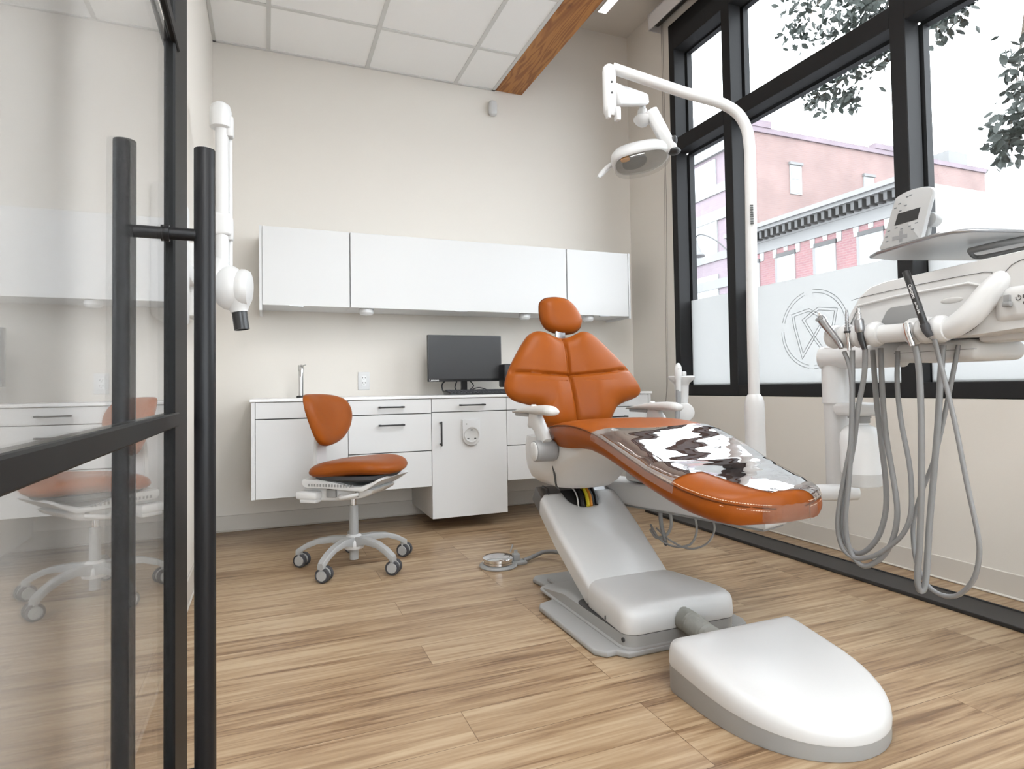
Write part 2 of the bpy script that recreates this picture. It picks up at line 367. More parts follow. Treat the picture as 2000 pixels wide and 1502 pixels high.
# ---- window wall
w1 = empty('window_1', (W, -2.25, ZW0), kind='structure')
XG = W+.10
MULL = [(-.541, -.600), (-1.083, -1.155), (-2.196, -2.270), (-3.32, -3.395), (-3.90, -3.96)]
for a, b in MULL: MB().box(W-.002, W+.092, b, a, ZW0, ZW1, bev=.003, seg=1).build('mullion', 'frame_bronze', w1, smooth=False)
MB().box(W-.001, W+.13, YW1, YW0, ZW0+.001, .838, bev=.003, seg=1).build('bottom_rail', 'frame_bronze', w1, smooth=False)
MB().box(W-.001, W+.13, YW1, YW0, 3.205, ZW1-.001, bev=.003, seg=1).build('head_rail', 'frame_bronze', w1, smooth=False)
for (a0, a1), (b0, b1) in zip(MULL, MULL[1:]):
    MB().box(W-.001, W+.092, b0, a1, 2.472, 2.570, bev=.003, seg=1).build('transom', 'frame_bronze', w1, smooth=False)
    for z0, z1 in ((.838, 2.472), (2.570, 3.205)):
        MB().box(XG-.002, XG+.002, b0-.02, a1+.02, z0-.004, z1+.004).build('pane', 'window_glass', w1, smooth=False)
        bd = MB()
        y0, y1 = b0, a1
        bd.box(XG+.004, XG+.045, y0-.02, y0+.012, z0, z1).box(XG+.004, XG+.045, y1-.012, y1+.02, z0, z1)
        bd.box(XG+.004, XG+.045, y0, y1, z0-.01, z0+.012).box(XG+.004, XG+.045, y0, y1, z1-.012, z1+.01)
        bd.build('outer_bead', 'frame_bronze', w1, smooth=False)
    MB().box(XG-.0045, XG-.0035, b0+.004, a1-.004, .8385, 1.430).build('frosted_film', 'frosted_film', w1, smooth=False)
# emblem cut into the film: ring and two interlaced five-sided loops, each drawn by a pair of thin lines
XE = XG-.0055
def line_pair(pts, closed, gap, name, skip=()):
    mb = MB(); n = len(pts)
    for s_ in (-gap, gap):
        q = []
        for i in range(n):
            p = Vector(pts[i]); a = Vector(pts[(i-1) % n] if closed or i else pts[i]); b = Vector(pts[(i+1) % n] if closed or i < n-1 else pts[i])
            d1 = (p-a).normalized() if (p-a).length > 0 else (b-p).normalized(); d2 = (b-p).normalized() if (b-p).length > 0 else d1
            n1 = Vector((-d1.y, d1.x)); n2 = Vector((-d2.y, d2.x)); mm = (n1+n2).normalized(); q.append(p+mm*(s_/max(.35, mm.dot(n1))))
        for i in range(n if closed else n-1):
            if i in skip: continue
            a, b = q[i], q[(i+1) % n]; d = (b-a).normalized(); nn = Vector((-d.y, d.x))*.0013
            vs_ = [mb.bm.verts.new((XE+dx, v.x, v.y)) for dx in (-.0004, .0004) for v in (a+nn, b+nn, b-nn, a-nn)]
            for f in ((0, 1, 2, 3), (4, 7, 6, 5), (0, 4, 5, 1), (1, 5, 6, 2), (2, 6, 7, 3), (3, 7, 4, 0)): mb.bm.faces.new([vs_[k] for k in f])
    mb.build(name, 'film_line', w1, smooth=False)
ring = [(-1.636+.213*math.cos(2*PI*k/72), 1.135+.206*math.sin(2*PI*k/72)) for k in range(72)]
line_pair(ring, True, .0085, 'emblem_ring', skip=set(range(15, 18)) | set(range(33, 37)) | set(range(45, 47)) | set(range(0, 3)) | set(range(54, 56)))
line_pair([(-1.498, 1.224), (-1.610, 1.243), (-1.710, 1.186), (-1.638, 1.091), (-1.559, .991), (-1.512, 1.15)], True, .0075, 'emblem_loop')
line_pair([(-1.784, 1.224), (-1.672, 1.243), (-1.572, 1.190), (-1.638, 1.091), (-1.717, .991), (-1.766, 1.15)], True, .0075, 'emblem_loop')

# ---- roller shade above the window with its pull cord
rs = empty('roller_shade', (2.91, -.45, 3.395), 'pale roller shade cassette mounted above the black framed window', 'shade')
MB().box(2.856, 2.864, -3.96, -.452, 3.395, 3.51, bev=.002, seg=1).box(2.856, 2.96, -.458, -.452, 3.395, 3.51).box(2.856, 2.962, -3.96, -.452, 3.505, 3.512).build('fascia', 'shade_lilac', rs, smooth=False)
MB().cyl((2.915, -3.94, 3.462), (2.915, -.475, 3.462), .036, 20).build('shade_roll', 'black_satin', rs)
c = MB()
c.tube([(2.944, -.487, 3.45), (2.944, -.482, 2.2), (2.944, -.452, .80), (2.944, -.436, .715), (2.944, -.432, .705), (2.944, -.440, .72), (2.944, -.466, .85), (2.944, -.502, 2.2), (2.944, -.505, 3.45)], .0022, 6)
c.build('pull_cord', 'cord_grey', rs); MB().box(2.937, W, -.455, -.425, .697, .712, bev=.003).build('cord_clip', 'black_plastic', rs)

# ---- ceiling lamps
ll = empty('linear_light', (2.61, -.23, H2), 'slim glowing linear light recessed in the raised ceiling beside the timber beam', 'ceiling light')
MB().box(2.573, 2.640, -1.75, -.23, H2-.004, H2+.002).build('diffuser', 'led_white', ll, smooth=False)
MB().box(2.567, 2.646, -1.756, -.224, H2-.003, H2-.0005).build('trim_ring', 'white_laminate', ll, smooth=False)
for k, yy in enumerate((-2.631, -3.241)):
    tr = empty('ceiling_light', (1.233, yy, H), ('square ceiling light panel in the tile ceiling over the middle of the room', 'square ceiling light panel in the tile ceiling nearest the glass door')[k], 'ceiling light', 'light panels in the tile ceiling')
    MB().box(.945, 1.521, yy-.288, yy+.288, H-.009, H-.003).build('diffuser', 'troffer_white', tr, smooth=False)
    area_light('troffer_lamp', (1.233, yy, H-.03), .56, .56, 13, (.94, .97, 1))
for k, xx in enumerate((.623, 2.0)):  # unseen panels added behind the camera as fill light
    MB().box(xx-.288, xx+.288, -5.49, -4.91, H-.009, H-.003).build('x', 'troffer_white', smooth=False)
    o = bpy.data.objects['x']; o.name = 'ceiling_light'
    tag(o, ('unseen square fill light panel added in the corridor behind the glass door', 'unseen square fill light panel added in the corridor behind the glass partition')[k], 'ceiling light')
    area_light('corridor_fill', (xx, -5.2, H-.03), .56, .56, 30, (.94, .97, 1))

# ---- small wall fittings
MB().box(1.782, 1.842, -.05, -.001, 2.795, 2.905, bev=.022, seg=4).build('x', 'chair_white')
o = bpy.data.objects['x']; o.name = 'motion_sensor'; tag(o, 'small white rounded motion sensor high on back wall below the beam', 'sensor')
ol = empty('wall_outlet', (.89, 0, .90), 'white electrical outlet plate on back wall between faucet and monitor', 'outlet')
MB().box(.853, .927, -.007, 0, .843, .960, bev=.004, seg=2).build('cover_plate', 'white_laminate', ol)
MB().box(.874, .906, -.010, -.006, .868, .935, bev=.003).build('receptacle', 'worktop_white', ol)
for z in (.885, .918):
    MB().box(.881, .884, -.0108, -.009, z, z+.009).build('slot', 'gap_dark', ol, smooth=False)
    MB().box(.896, .899, -.0108, -.009, z, z+.009).build('slot', 'gap_dark', ol, smooth=False)
    MB().cyl((.89, -.0108, z-.006), (.89, -.009, z-.006), .0025, 8).build('slot', 'gap_dark', ol, smooth=False)
# ================================================================== cabinets
def bar_handle(parent, p0, p1, out=.03):
    """square black bar pull between p0 and p1 on a front facing -Y"""
    p0, p1 = Vector(p0), Vector(p1); m_ = MB(); d = (p1-p0).normalized()
    lo, hi = Vector([min(a, b) for a, b in zip(p0, p1)]), Vector([max(a, b) for a, b in zip(p0, p1)])
    t_ = .0045; e_ = .006
    m_.box(lo.x-t_-(e_ if d.x else 0), hi.x+t_+(e_ if d.x else 0), p0.y-out-t_, p0.y-out+t_, lo.z-t_-(e_ if d.z else 0), hi.z+t_+(e_ if d.z else 0), bev=.002, seg=1)
    for p in (p0, p1): m_.box(p.x-.005, p.x+.005, p.y-out, p.y, p.z-.005, p.z+.005)
    return m_.build('handle', 'black_satin', parent, smooth=False)
UZ0, UZ1, UY = 1.340, 1.797, -.33
UP = [(.262, .768, .277, .765, 'white wall cabinet at the left end of the row, above the faucet', .463),
      (.768, 2.226, .769, 2.224, 'long white wall cabinet in the middle of the row above the monitor', 1.46),
      (2.226, 2.737, 2.229, 2.722, 'white wall cabinet at the right end of the row, behind the headrest', 2.52)]
for x0, x1, dx0, dx1, lab, px in UP:
    r = empty('wall_cabinet', ((x0+x1)/2, 0, UZ0), lab, 'wall cabinet', 'white cabinets hung on the back wall')
    b = MB()
    b.box(x0+.0005, x1-.0005, UY+.021, -.001, UZ0+.006, UZ1-.001)
    if x0 < .3: b.box(.262, .2765, UY, -.001, UZ0-.032, UZ1)
    if x1 > 2.7: b.box(2.7235, 2.738, UY, -.001, UZ0-.012, UZ1)
    b.build('body', 'white_laminate', r, smooth=False)
    d_ = MB().box(dx0+.0015, dx1-.0015, UY, UY+.019, UZ0, UZ1-.001, bev=.0015, seg=1).build('door', 'white_laminate', r, smooth=False)
    MB().box(px-.038, px+.038, UY-.004, UY+.012, UZ0-.004, UZ0-.0002).build('edge_pull', 'steel', d_, smooth=False)
for x, lab, sx in ((.871, 'small white round fixture under the wall cabinets left of the monitor', .045), (1.93, 'small white round fixture under the wall cabinets behind the headrest', .04), (2.42, 'small white round fixture under the wall cabinets near the right end', .04)):
    o = MB().lathe([(.0, -.042), (sx*.75, -.042), (sx, -.030), (sx, -.008), (sx*.85, 0), (0, 0)], (x, -.27, UZ0+.006), seg=24).build('cabinet_fixture', 'chair_white')  # plain white fixtures that give no light
    tag(o, lab, 'light', 'round fixtures under the wall cabinets')

BY = -.56
BZ = .786
def base_unit(x0, x1, zb, lab, fronts, left_panel=0, right_panel=0):
    r = empty('base_cabinet', ((x0+x1)/2, 0, zb), lab, 'base cabinet', 'white base cabinets along the back wall')
    b = MB().box(x0+.0005+left_panel, x1-.0005-right_panel, BY+.021, -.009, zb, BZ-.001)
    if left_panel: b.box(x0, x0+left_panel, BY, -.009, zb, BZ-.001)
    if right_panel: b.box(x1-right_panel, x1, BY, -.009, zb, BZ-.001)
    b.build('body', 'white_laminate', r, smooth=False)
    MB().box(x0+left_panel+.001, x1-right_panel-.001, BY+.0195, BY+.0205, zb+.001, BZ-.002).build('gap_shadow', 'gap_grey', r, smooth=False)
    for kind, fx0, fx1, z0, z1, h in fronts:
        f = MB().box(fx0+.0014, fx1-.0014, BY, BY+.019, z0, z1, bev=.0012, seg=1).build(kind, 'white_laminate', r, smooth=False)
        if h: bar_handle(f, (h[0], BY, h[1]), (h[2], BY, h[3]))
    return r
base_unit(.222, .722, .268, 'wall-hung white base cabinet at the left end under the faucet, behind the stool',
          [('drawer_front', .242, .722, .696, .783, None), ('door', .242, .722, .269, .690, None)], left_panel=.019)
base_unit(.722, 1.200, .268, 'wall-hung white base cabinet with stacked drawers, right of the stool backrest',
          [('drawer', .722, 1.200, .701, .783, (.897, .741, 1.027, .741)), ('drawer', .722, 1.200, .481, .696, (.897, .638, 1.027, .638)), ('drawer', .722, 1.200, .269, .476, (.897, .428, 1.027, .428))])
rC = base_unit(1.200, 1.676, .075, 'tall white base cabinet nearly reaching the floor, with a round socket plate on its door',
          [('drawer', 1.200, 1.676, .705, .783, (1.376, .742, 1.520, .742)), ('door', 1.200, 1.676, .076, .700, (1.253, .515, 1.253, .638))])
base_unit(1.676, 2.735, .268, 'wall-hung white base cabinet at the right end, mostly behind the dental chair',
          [('drawer', 1.676, 2.195, .705, .783, (1.866, .742, 2.006, .742)), ('drawer', 1.676, 2.195, .486, .700, (1.866, .638, 2.006, .638)), ('drawer', 1.676, 2.195, .269, .481, (1.862, .432, 2.002, .432)),
           ('drawer', 2.195, 2.715, .705, .783, (2.385, .742, 2.525, .742)), ('drawer', 2.195, 2.715, .486, .700, (2.385, .638, 2.525, .638)), ('drawer', 2.195, 2.715, .269, .481, (2.385, .432, 2.525, .432))], right_panel=.019)
wt = MB().box(.214, 2.745, BY-.008, -.001, BZ, .802, bev=.002, seg=1).build('worktop', 'worktop_white', smooth=False)
tag(wt, 'continuous thin white worktop over the base cabinets', 'worktop')
# socket plate on the tall door
sp_ = empty('socket_plate', (1.442, BY, .575), 'white plate with round three-slot socket on the tall cabinet door', 'socket')
pl = [(1.386, .655), (1.498, .655), (1.498, .555)]+[(1.442+.056*math.cos(a), .555+.058*math.sin(a)) for a in [-PI*k/16 for k in range(1, 16)]]+[(1.386, .555)]
MB().prism(pl, 'Y', BY-.016, BY-.0002, bev=.004, seg=2).build('plate', 'chair_white', sp_)
MB().lathe([(.044, 0), (.048, .003), (.048, .006), (.043, .006), (.041, .003), (.037, .0015), (0, .0012)], (1.442, BY-.0155, .563), (0, -1, 0), 32).build('socket_rim', 'pad_grey', sp_)
for a, b in ((1.442, .592), (1.420, .540), (1.464, .540)): MB().box(a-.006, a+.006, BY-.0195, BY-.0165, b-.003, b+.003).build('slot', 'gap_dark', sp_, smooth=False)
MB().cyl((1.412, BY-.0175, .628), (1.412, BY-.0155, .628), .003, 8).build('indicator', 'gap_dark', sp_, smooth=False)

# faucet
fa = empty('faucet', (.491, -.20, .802), 'slim chrome faucet standing on the left end of the worktop', 'faucet')
MB().lathe([(.026, 0), (.026, .010), (.020, .013), (0, .013)], (.491, -.20, .802), seg=20).build('base_ring', 'black_satin', fa)
MB().cyl((.491, -.20, .814), (.491, -.20, .965), .0145, 20).tube([(.491, -.20, .95), (.491, -.205, .985), (.491, -.235, .99), (.491, -.262, .975), (.491, -.268, .93)], .011, 14, smooth=4).build('spout', 'chrome', fa)
MB().cyl((.491, -.20, .964), (.491, -.20, .998), .0175, 20, bev=.003).cyl((.491, -.20, .990), (.520, -.20, 1.0), .004, 8).build('lever', 'chrome', fa)

# monitor
mo_ = empty('monitor', (1.517, -.21, .802), 'black flat monitor with small white maker lettering, on the worktop', 'monitor')
MB().box(1.263, 1.771, -.232, -.205, .888, 1.193, bev=.004, seg=2).build('casing', 'black_plastic', mo_)
MB().box(1.269, 1.765, -.2335, -.2318, .906, 1.187).build('screen', 'screen_black', mo_, smooth=False)
text('maker_name', 'Lenovo', .021, basis((1, 0, 0), (0, 0, 1), (1.272, -.2325, .8915)), 'text_white', mo_)
MB().box(1.497, 1.537, -.205, -.175, .81, 1.0, bev=.006).build('stand_neck', 'black_plastic', mo_)
MB().box(1.41, 1.62, -.29, -.10, .8022, .812, bev=.004).build('stand_base', 'black_plastic', mo_)
MB().tube([(1.39, -.215, .90), (1.365, -.20, .87), (1.375, -.18, .83), (1.40, -.16, .806)], .005, 8, smooth=4).build('cable', 'black_plastic', mo_)
MB().tube([(1.55, -.19, .90), (1.585, -.19, .86), (1.56, -.185, .83), (1.62, -.185, .845), (1.68, -.185, .83), (1.72, -.17, .807)], .0035, 8, smooth=4).build('cable', 'black_plastic', mo_)
MB().tube([(1.47, -.20, .90), (1.455, -.19, .85), (1.475, -.185, .82), (1.50, -.17, .806)], .004, 8, smooth=4).build('cable', 'black_plastic', mo_)
kb = empty('keyboard', (1.55, -.42, .802), 'black keyboard lying in front of the monitor', 'keyboard')
MB().prism([(-.48, .8025), (-.34, .8025), (-.34, .828), (-.345, .830), (-.48, .812)], 'X', 1.335, 1.785, bev=.003).build('case', 'black_plastic', kb)
k_ = MB()
for i in range(6):
    y = -.470+.022*i; z = .8125+.0030*i
    for j in range(21): k_.box(1.345+.0207*j, 1.345+.0207*j+.017, y, y+.018, z, z+.007)
o = k_.build('key_field', 'rubber_black', kb, smooth=False)
ds = empty('desk_speaker', (1.80, -.27, .802), 'black upright desktop speaker beside the monitor, half behind the backrest', 'speaker')
MB().box(1.752, 1.87, -.33, -.22, .845, 1.0, bev=.012, seg=3).build('housing', 'black_satin', ds)
MB().lathe([(.05, 0), (.05, .008), (.02, .02), (.016, .05), (0, .05)], (1.81, -.275, .8022), seg=20).build('foot', 'black_satin', ds)

# ================================================================== x-ray arm on the left wall
xr = empty('xray_arm', (0, -1.95, 1.25), 'white folded x-ray arm with round head hanging along the left wall', 'x-ray arm')
MB().box(.001, .075, -2.18, -1.91, 1.055, 1.44, bev=.02, seg=3).build('wall_box', 'chair_white', xr)
MB().box(.001, .04, -1.91, -1.20, 1.27, 1.33, bev=.008).box(.001, .07, -1.36, -1.20, 1.15, 1.45, bev=.015).build('wall_plate', 'chair_white', xr)
AX, AY = .128, -1.262
MB().tube([(.05, -1.28, 1.30), (.09, -1.27, 1.31), (AX, AY-.0, 1.40)], .030, 14, smooth=4).build('shoulder', 'chair_white', xr)
MB().cyl((AX, AY, 1.24), (AX, AY, 2.03), .0265, 20).build('upper_arm', 'chair_white', xr)
MB().lathe([(.034, 0), (.043, .006), (.044, .06), (.043, .075), (.036, .100), (.020, .113), (0, .117)], (AX-.004, AY, 1.962), seg=24).box(AX+.012, AX+.046, AY-.02, AY+.03, 1.93, 2.02, bev=.01).build('elbow_cap', 'chair_white', xr)
MB().cyl((AX+.028, AY+.03, 1.26), (AX+.028, AY+.03, 1.98), .0115, 14).build('lower_arm', 'chair_white', xr)
MB().box(AX-.030, AX+.036, AY-.03, AY+.045, 1.505, 1.60, bev=.012, seg=3).box(AX+.02, AX+.043, AY-.01, AY+.04, 1.49, 1.585, bev=.006).build('clip_band', 'chair_white', xr)
hc = Vector((.155, -1.25, 1.288))
hd = MB().sphere(hc, .070, .080, .095, 28, 16).cyl(hc+Vector((.02, 0, .0)), hc+Vector((.085, -.01, -.004)), .082, 32, bev=.025).build('tube_head', 'chair_white', xr)
ax = Vector((.13, -.04, -1)).normalized(); cc = hc+Vector((.035, -.005, -.075))
MB().lathe([(.058, -.02), (.040, .012), (.035, .024), (.035, .030), (0, .030)], cc, ax, 24).build('cone', 'chair_white', xr)
MB().lathe([(0, .028), (.0305, .028), (.0305, .105), (.026, .105), (.026, .09), (0, .09)], cc, ax, 24).build('collimator', 'black_plastic', xr)

# ================================================================== glass door standing open at the left
dr = empty('door_1', (.161, YF, 0), 'open black framed glass door with long tubular handles at left', kind='structure')
DX0, DX1 = .153, .169
MB().box(DX0, DX1, -3.033, -2.874, .012, 2.30, bev=.003, seg=1).build('lock_stile', 'door_black', dr, smooth=False)
MB().box(DX0, DX1, -4.04, -3.985, .012, 2.30, bev=.003, seg=1).build('hinge_stile', 'door_black', dr, smooth=False)
MB().box(DX0, DX1, -3.99, -3.03, .012, .13, bev=.003, seg=1).build('bottom_rail', 'door_black', dr, smooth=False)
MB().box(DX0, DX1, -3.99, -3.03, 2.21, 2.30, bev=.003, seg=1).build('top_rail', 'door_black', dr, smooth=False)
for z in (.793, 1.403): MB().box(.1625, DX1+.003, -3.99, -3.0, z, z+.022, bev=.002, seg=1).build('glazing_bar', 'door_black', dr, smooth=False)
for z0, z1 in ((.125, .795), (.813, 1.405), (1.423, 2.215)): MB().box(.157, .161, -3.99, -3.028, z0, z1).build('pane', 'door_glass', dr, smooth=False)
HY = -3.072
for x, nm in ((.214, 'near'), (.1075, 'far')):
    MB().cyl((x, HY, .13), (x, HY, 1.222), .0150, 28, bev=.0008).build('pull_handle', 'black_metal', dr)
for z in (1.088, .275):
    MB().cyl((.1075, HY, z), (.214, HY, z), .0095, 16).cyl((.1515, HY, z), (.1575, HY, z), .0125, 20).cyl((.1605, HY, z), (.1665, HY, z), .0125, 20).build('handle_post', 'black_metal', dr)
# ================================================================== assistant stool
st = empty('dental_stool', (.685, -1.07, 0), 'cognac leather wheeled stool with white mechanism in front of the cabinets', 'stool')
SC = Vector((.685, -1.07, 0)); fd = Vector((.80, -.60, 0)).normalized(); lf = Vector((-fd.y, fd.x, 0))
SC2 = SC+Vector((.022, -.004, 0))
def SP(a, b, z): return SC2+fd*a+lf*b+Vector((0, 0, z))
SM = Matrix((fd, lf, Vector((0, 0, 1)))).transposed().to_4x4(); SM.translation = SC2
def cushion(outline, yc, thick, back, grooves=None, rings=22, power=2.6, dome=0.0, seat=None):
    """pillow with a given outline in (a, b); front face bulges along +c by thick, back face by back; returns rings in (a, b, c)"""
    n = len(outline); ca, cb = yc
    front, rear = [], []
    for k in range(rings+1):
        s_ = 1-(k/rings)**1.25 if k < rings else 0.0
        ringF = []
        for (a, b) in outline:
            aa, bb = ca+(a-ca)*max(s_, .004), cb+(b-cb)*max(s_, .004)
            h = thick*(max(0, 1-s_**(power*2)))**.5 + dome*(1-s_**2)
            if grooves: h -= grooves(aa, bb, s_)
            ringF.append((aa, bb, h))
        front.append(ringF)
    for k in range(6):
        s_ = [.985, .93, .8, .55, .25, .004][k]
        rear.append([(ca+(a-ca)*s_, cb+(b-cb)*s_, -back*(max(0, 1-s_**6))**.5) for a, b in outline])
    return front[::-1]+rear
def rounded(pts, n=8):
    """Catmull-Rom through a closed list of 2-D points"""
    out = []; N_ = len(pts)
    for i in range(N_):
        p0, p1, p2, p3 = [Vector(pts[(i+k) % N_]) for k in (-1, 0, 1, 2)]
        for k in range(n):
            t_ = k/n; out.append(tuple(.5*((2*p1)+(p2-p0)*t_+(2*p0-5*p1+4*p2-p3)*t_*t_+(3*p1-p0-3*p2+p3)*t_**3)))
    return out
# seat: rounded, waisted outline, saddle top
so = rounded([(a*.93, b*.97) for a, b in [(-.20, .12), (-.205, 0), (-.20, -.12), (-.15, -.185), (-.02, -.205), (.12, -.20), (.20, -.155), (.235, -.06), (.235, .06), (.20, .155), (.12, .20), (-.02, .205), (-.15, .185)]], 6)
def seat_pt(p):
    a, b, c = p
    sg = 1/(1+math.exp(-(a+.02)/.05))
    return SP(a, b, .468+c+.020*sg*(b/.2)**2-.26*max(0, a-.08)**2-.006+.012*sg)
R_ = cushion(so, (0, 0), .046, .03, rings=18, power=2.2)
MB().loft([[seat_pt(p) for p in r] for r in R_]).build('seat', 'leather', st, angle=60)
so2 = [(a*.86, b*.86) for a, b in so]
MB().loft([[SP(a, b, .452) for a, b in so2], [SP(a, b, .436) for a, b in so2], [SP(a*.9, b*.9, .426) for a, b in so2]]).build('seat_pan', 'rubber_black', st)
# white carrier under the seat
cr = [(-.205, .424), (-.20, .432), (-.10, .430), (-.02, .418), (.05, .402), (.10, .404), (.15, .422), (.185, .440), (.193, .432), (.15, .405), (.11, .383), (.04, .384), (-.08, .392), (-.175, .392), (-.195, .396), (-.205, .408)]
mb = MB(); mb.prism(cr, 'Y', -.155, -.135, bev=.004); mb.prism(cr, 'Y', .135, .155, bev=.004); mb.prism([(a, z+.002) for a, z in cr], 'Y', -.138, .138)
mb.xf(SM).build('seat_carrier', 'chair_white', st)
mb = MB().prism([(-.21, .345), (-.225, .372), (-.215, .392), (-.05, .395), (.11, .390), (.14, .384), (.13, .370), (.08, .345), (-.02, .330), (-.10, .326), (-.17, .324)], 'Y', -.115, .115, bev=.010, seg=3)
mb.xf(SM).build('mechanism', 'chair_white', st)
mb = MB().box(-.235, -.125, -.165, -.105, .338, .375, bev=.010).box(-.215, -.13, -.160, -.11, .322, .342, bev=.006).xf(SM); mb.build('tilt_lever', 'chair_white', st)
mb = MB().tube([(-.03, -.115, .352), (0, -.15, .350), (.05, -.165, .362), (.09, -.16, .372)], [.010, .011, .010, .007], 10, smooth=4).xf(SM); mb.build('height_lever', 'chair_white', st)
for bx in ((-.095, -.045, -.128, -.112, .345, .385), (.05, .066, -.122, -.112, .352, .385)): MB().box(*bx, bev=.004).xf(SM).build('latch', 'bezel_grey', st)
mb = MB()
for k in range(16): mb.box(-.17+.015*k, -.164+.015*k, -.158, -.153, .400, .412)
mb.xf(SM); mb.build('slot_pattern', 'bezel_grey', st, smooth=False)
# back support and backrest
mb = MB().loft([[(a, b*w, z) for b, dz in ((-1, 0), (1, 0)) for a in ((a0, a1) if b < 0 else (a1, a0))] for a0, a1, w, z in ((-.19, -.165, .055, .375), (-.215, -.192, .05, .42), (-.220, -.198, .045, .50), (-.216, -.196, .042, .60), (-.204, -.186, .04, .70))])
mb.xf(SM); bmesh.ops.bevel(mb.bm, geom=mb.bm.edges[:], offset=.004, segments=2, affect='EDGES'); mb.build('back_support', 'chair_white', st)
bo = rounded([(-.150, .190), (-.174, .12), (-.162, .03), (-.140, -.05), (-.10, -.100), (-.03, -.114), (.06, -.092), (.13, -.035), (.172, .045), (.178, .115), (.148, .170), (.07, .194), (-.06, .200)], 6)
def back_pt(p):
    b, z, c = p
    return SP(-.195+c-.9*z*z*0+.16*(z-.05)*(-.35)+.9*b*b*.9, b, .695+.63*z)
BO = [(b, z) for b, z in bo]
R_ = cushion(BO, (0, .04), .040, .012, rings=16, power=2.3)
def back_pt(p):
    b, z, c = p
    return SP(-.175+c+.95*b*b-.22*(z-.04), b*1.10, .700+.80*(z-.04))
MB().loft([[back_pt(p) for p in r] for r in R_]).build('backrest', 'leather', st, angle=60)
# gas lift, five-star base, casters
MB().cyl(SC+Vector((0, 0, .25)), SC+Vector((0, 0, .335)), .0135, 16).build('lift_rod', 'chrome', st)
MB().lathe([(0, .035), (.021, .035), (.021, .11), (.0215, .115), (.0215, .285), (.019, .292), (0, .292)], SC, seg=20).build('lift_column', 'chair_grey', st)
MB().lathe([(0, .085), (.045, .088), (.050, .10), (.050, .125), (.034, .150), (.022, .155), (0, .155)], SC, seg=24).build('hub', 'chair_white', st)
ang0 = math.degrees(math.atan2(.12, -.24))
for k in range(5):
    a = math.radians(15+72*k); u = Vector((math.cos(a), math.sin(a), 0)); v = Vector((-u.y, u.x, 0))
    rings = []
    for rr, zt, zb, w in ((.03, .146, .098, .026), (.10, .146, .118, .022), (.17, .136, .112, .020), (.225, .116, .090, .018), (.262, .094, .066, .018), (.274, .086, .060, .014)):
        c = SC+u*rr; rings.append([c+v*(w*.75)+Vector((0, 0, zt)), c+v*w+Vector((0, 0, zt-.008)), c+v*w*.9+Vector((0, 0, zb)), c-v*w*.9+Vector((0, 0, zb)), c-v*w+Vector((0, 0, zt-.008)), c-v*(w*.75)+Vector((0, 0, zt))])
    MB().loft(rings).build('base_leg', 'chair_grey', st, angle=50)
    cs = empty('caster', (0, 0, 0)); cs.parent = st; tag(cs)
    c = SC+u*.258; d = Vector((math.cos(a*1.7+.6), math.sin(a*1.7+.6), 0)); d = Vector((.55, .83+.06*(k-2), 0)).normalized(); c2 = c+Vector((.010, .012, 0))
    MB().cyl(c+Vector((0, 0, .055)), c+Vector((0, 0, .078)), .013, 12).build('stem', 'chair_grey', cs)
    for s_ in (-1, 1): MB().lathe([(0, -.009), (.031, -.009), (.033, -.006), (.033, .006), (.031, .009), (0, .009)], c2+d*.018*s_+Vector((0, 0, .033)), d, 24).build('wheel', 'rubber_black', cs)
    for s_ in (-1, 1): MB().lathe([(0, -.003), (.022, -.003), (.0235, 0), (.022, .0035), (0, .0035)], c2+d*(.018+.0095)*s_+Vector((0, 0, .033)), d*s_, 24).build('wheel_cap', 'chair_grey', cs)
    MB().cyl(c2-d*.011+Vector((0, 0, .035)), c2+d*.011+Vector((0, 0, .035)), .027, 16).build('axle_hood', 'chair_grey', cs)

# ================================================================== foot pedal
fp = empty('foot_pedal', (1.32, -1.355, 0), 'round chrome foot pedal on the floor between stool and dental chair', 'foot pedal')
pc = Vector((1.312, -1.365, 0))
MB().lathe([(0, .001), (.088, .001), (.090, .006), (.086, .012), (.072, .014), (0, .014)], pc, seg=40).box(1.36, 1.45, -1.40, -1.335, .001, .016, bev=.006).build('base_disc', 'chair_grey', fp)
MB().lathe([(.066, .014), (.072, .018), (.072, .026), (.070, .027), (.0705, .030), (.073, .031), (.073, .042), (.066, .047), (.04, .050), (0, .051)], pc, seg=40).build('pedal_disc', 'chrome', fp)
MB().box(1.388, 1.42, -1.375, -1.345, .014, .05, bev=.004).cyl((1.404, -1.36, .05), (1.404, -1.36, .064), .009, 12).cyl((1.385, -1.335, .05), (1.40, -1.33, .085), .004, 8).build('valve_block', 'chair_grey', fp)
MB().tube([(1.44, -1.368, .012), (1.50, -1.355, .022), (1.56, -1.35, .035), (1.62, -1.40, .036), (1.64, -1.55, .03), (1.64, -1.70, .028)], .010, 12, smooth=5).build('hose', 'hose_grey', fp)

# ================================================================== black channel on the floor along the window wall
fc = MB().box(2.634, 2.812, -4.0, -.62, .0005, .008).box(2.628, 2.640, -4.0, -.62, .0005, .016, bev=.003, seg=2).box(2.806, 2.815, -4.0, -.62, .0005, .012, bev=.002, seg=1).build('floor_channel', 'black_satin', smooth=False)
tag(fc, 'long flat black metal channel on the floor along the window wall', 'floor channel')
# ================================================================== dental chair
dc = empty('dental_chair', (1.55, -2.05, 0), 'white dental chair upholstered in cognac leather, reclined upright in the middle of the room', 'dental chair')
def rrect(x0, x1, y0, y1, r, z, n=6):
    out = []
    for cx_, cy_, a0 in ((x1-r, y1-r, 0), (x0+r, y1-r, 90), (x0+r, y0+r, 180), (x1-r, y0+r, 270)):
        for k in range(n+1):
            a = math.radians(a0+90*k/n); out.append((cx_+r*math.cos(a), cy_+r*math.sin(a), z))
    return out
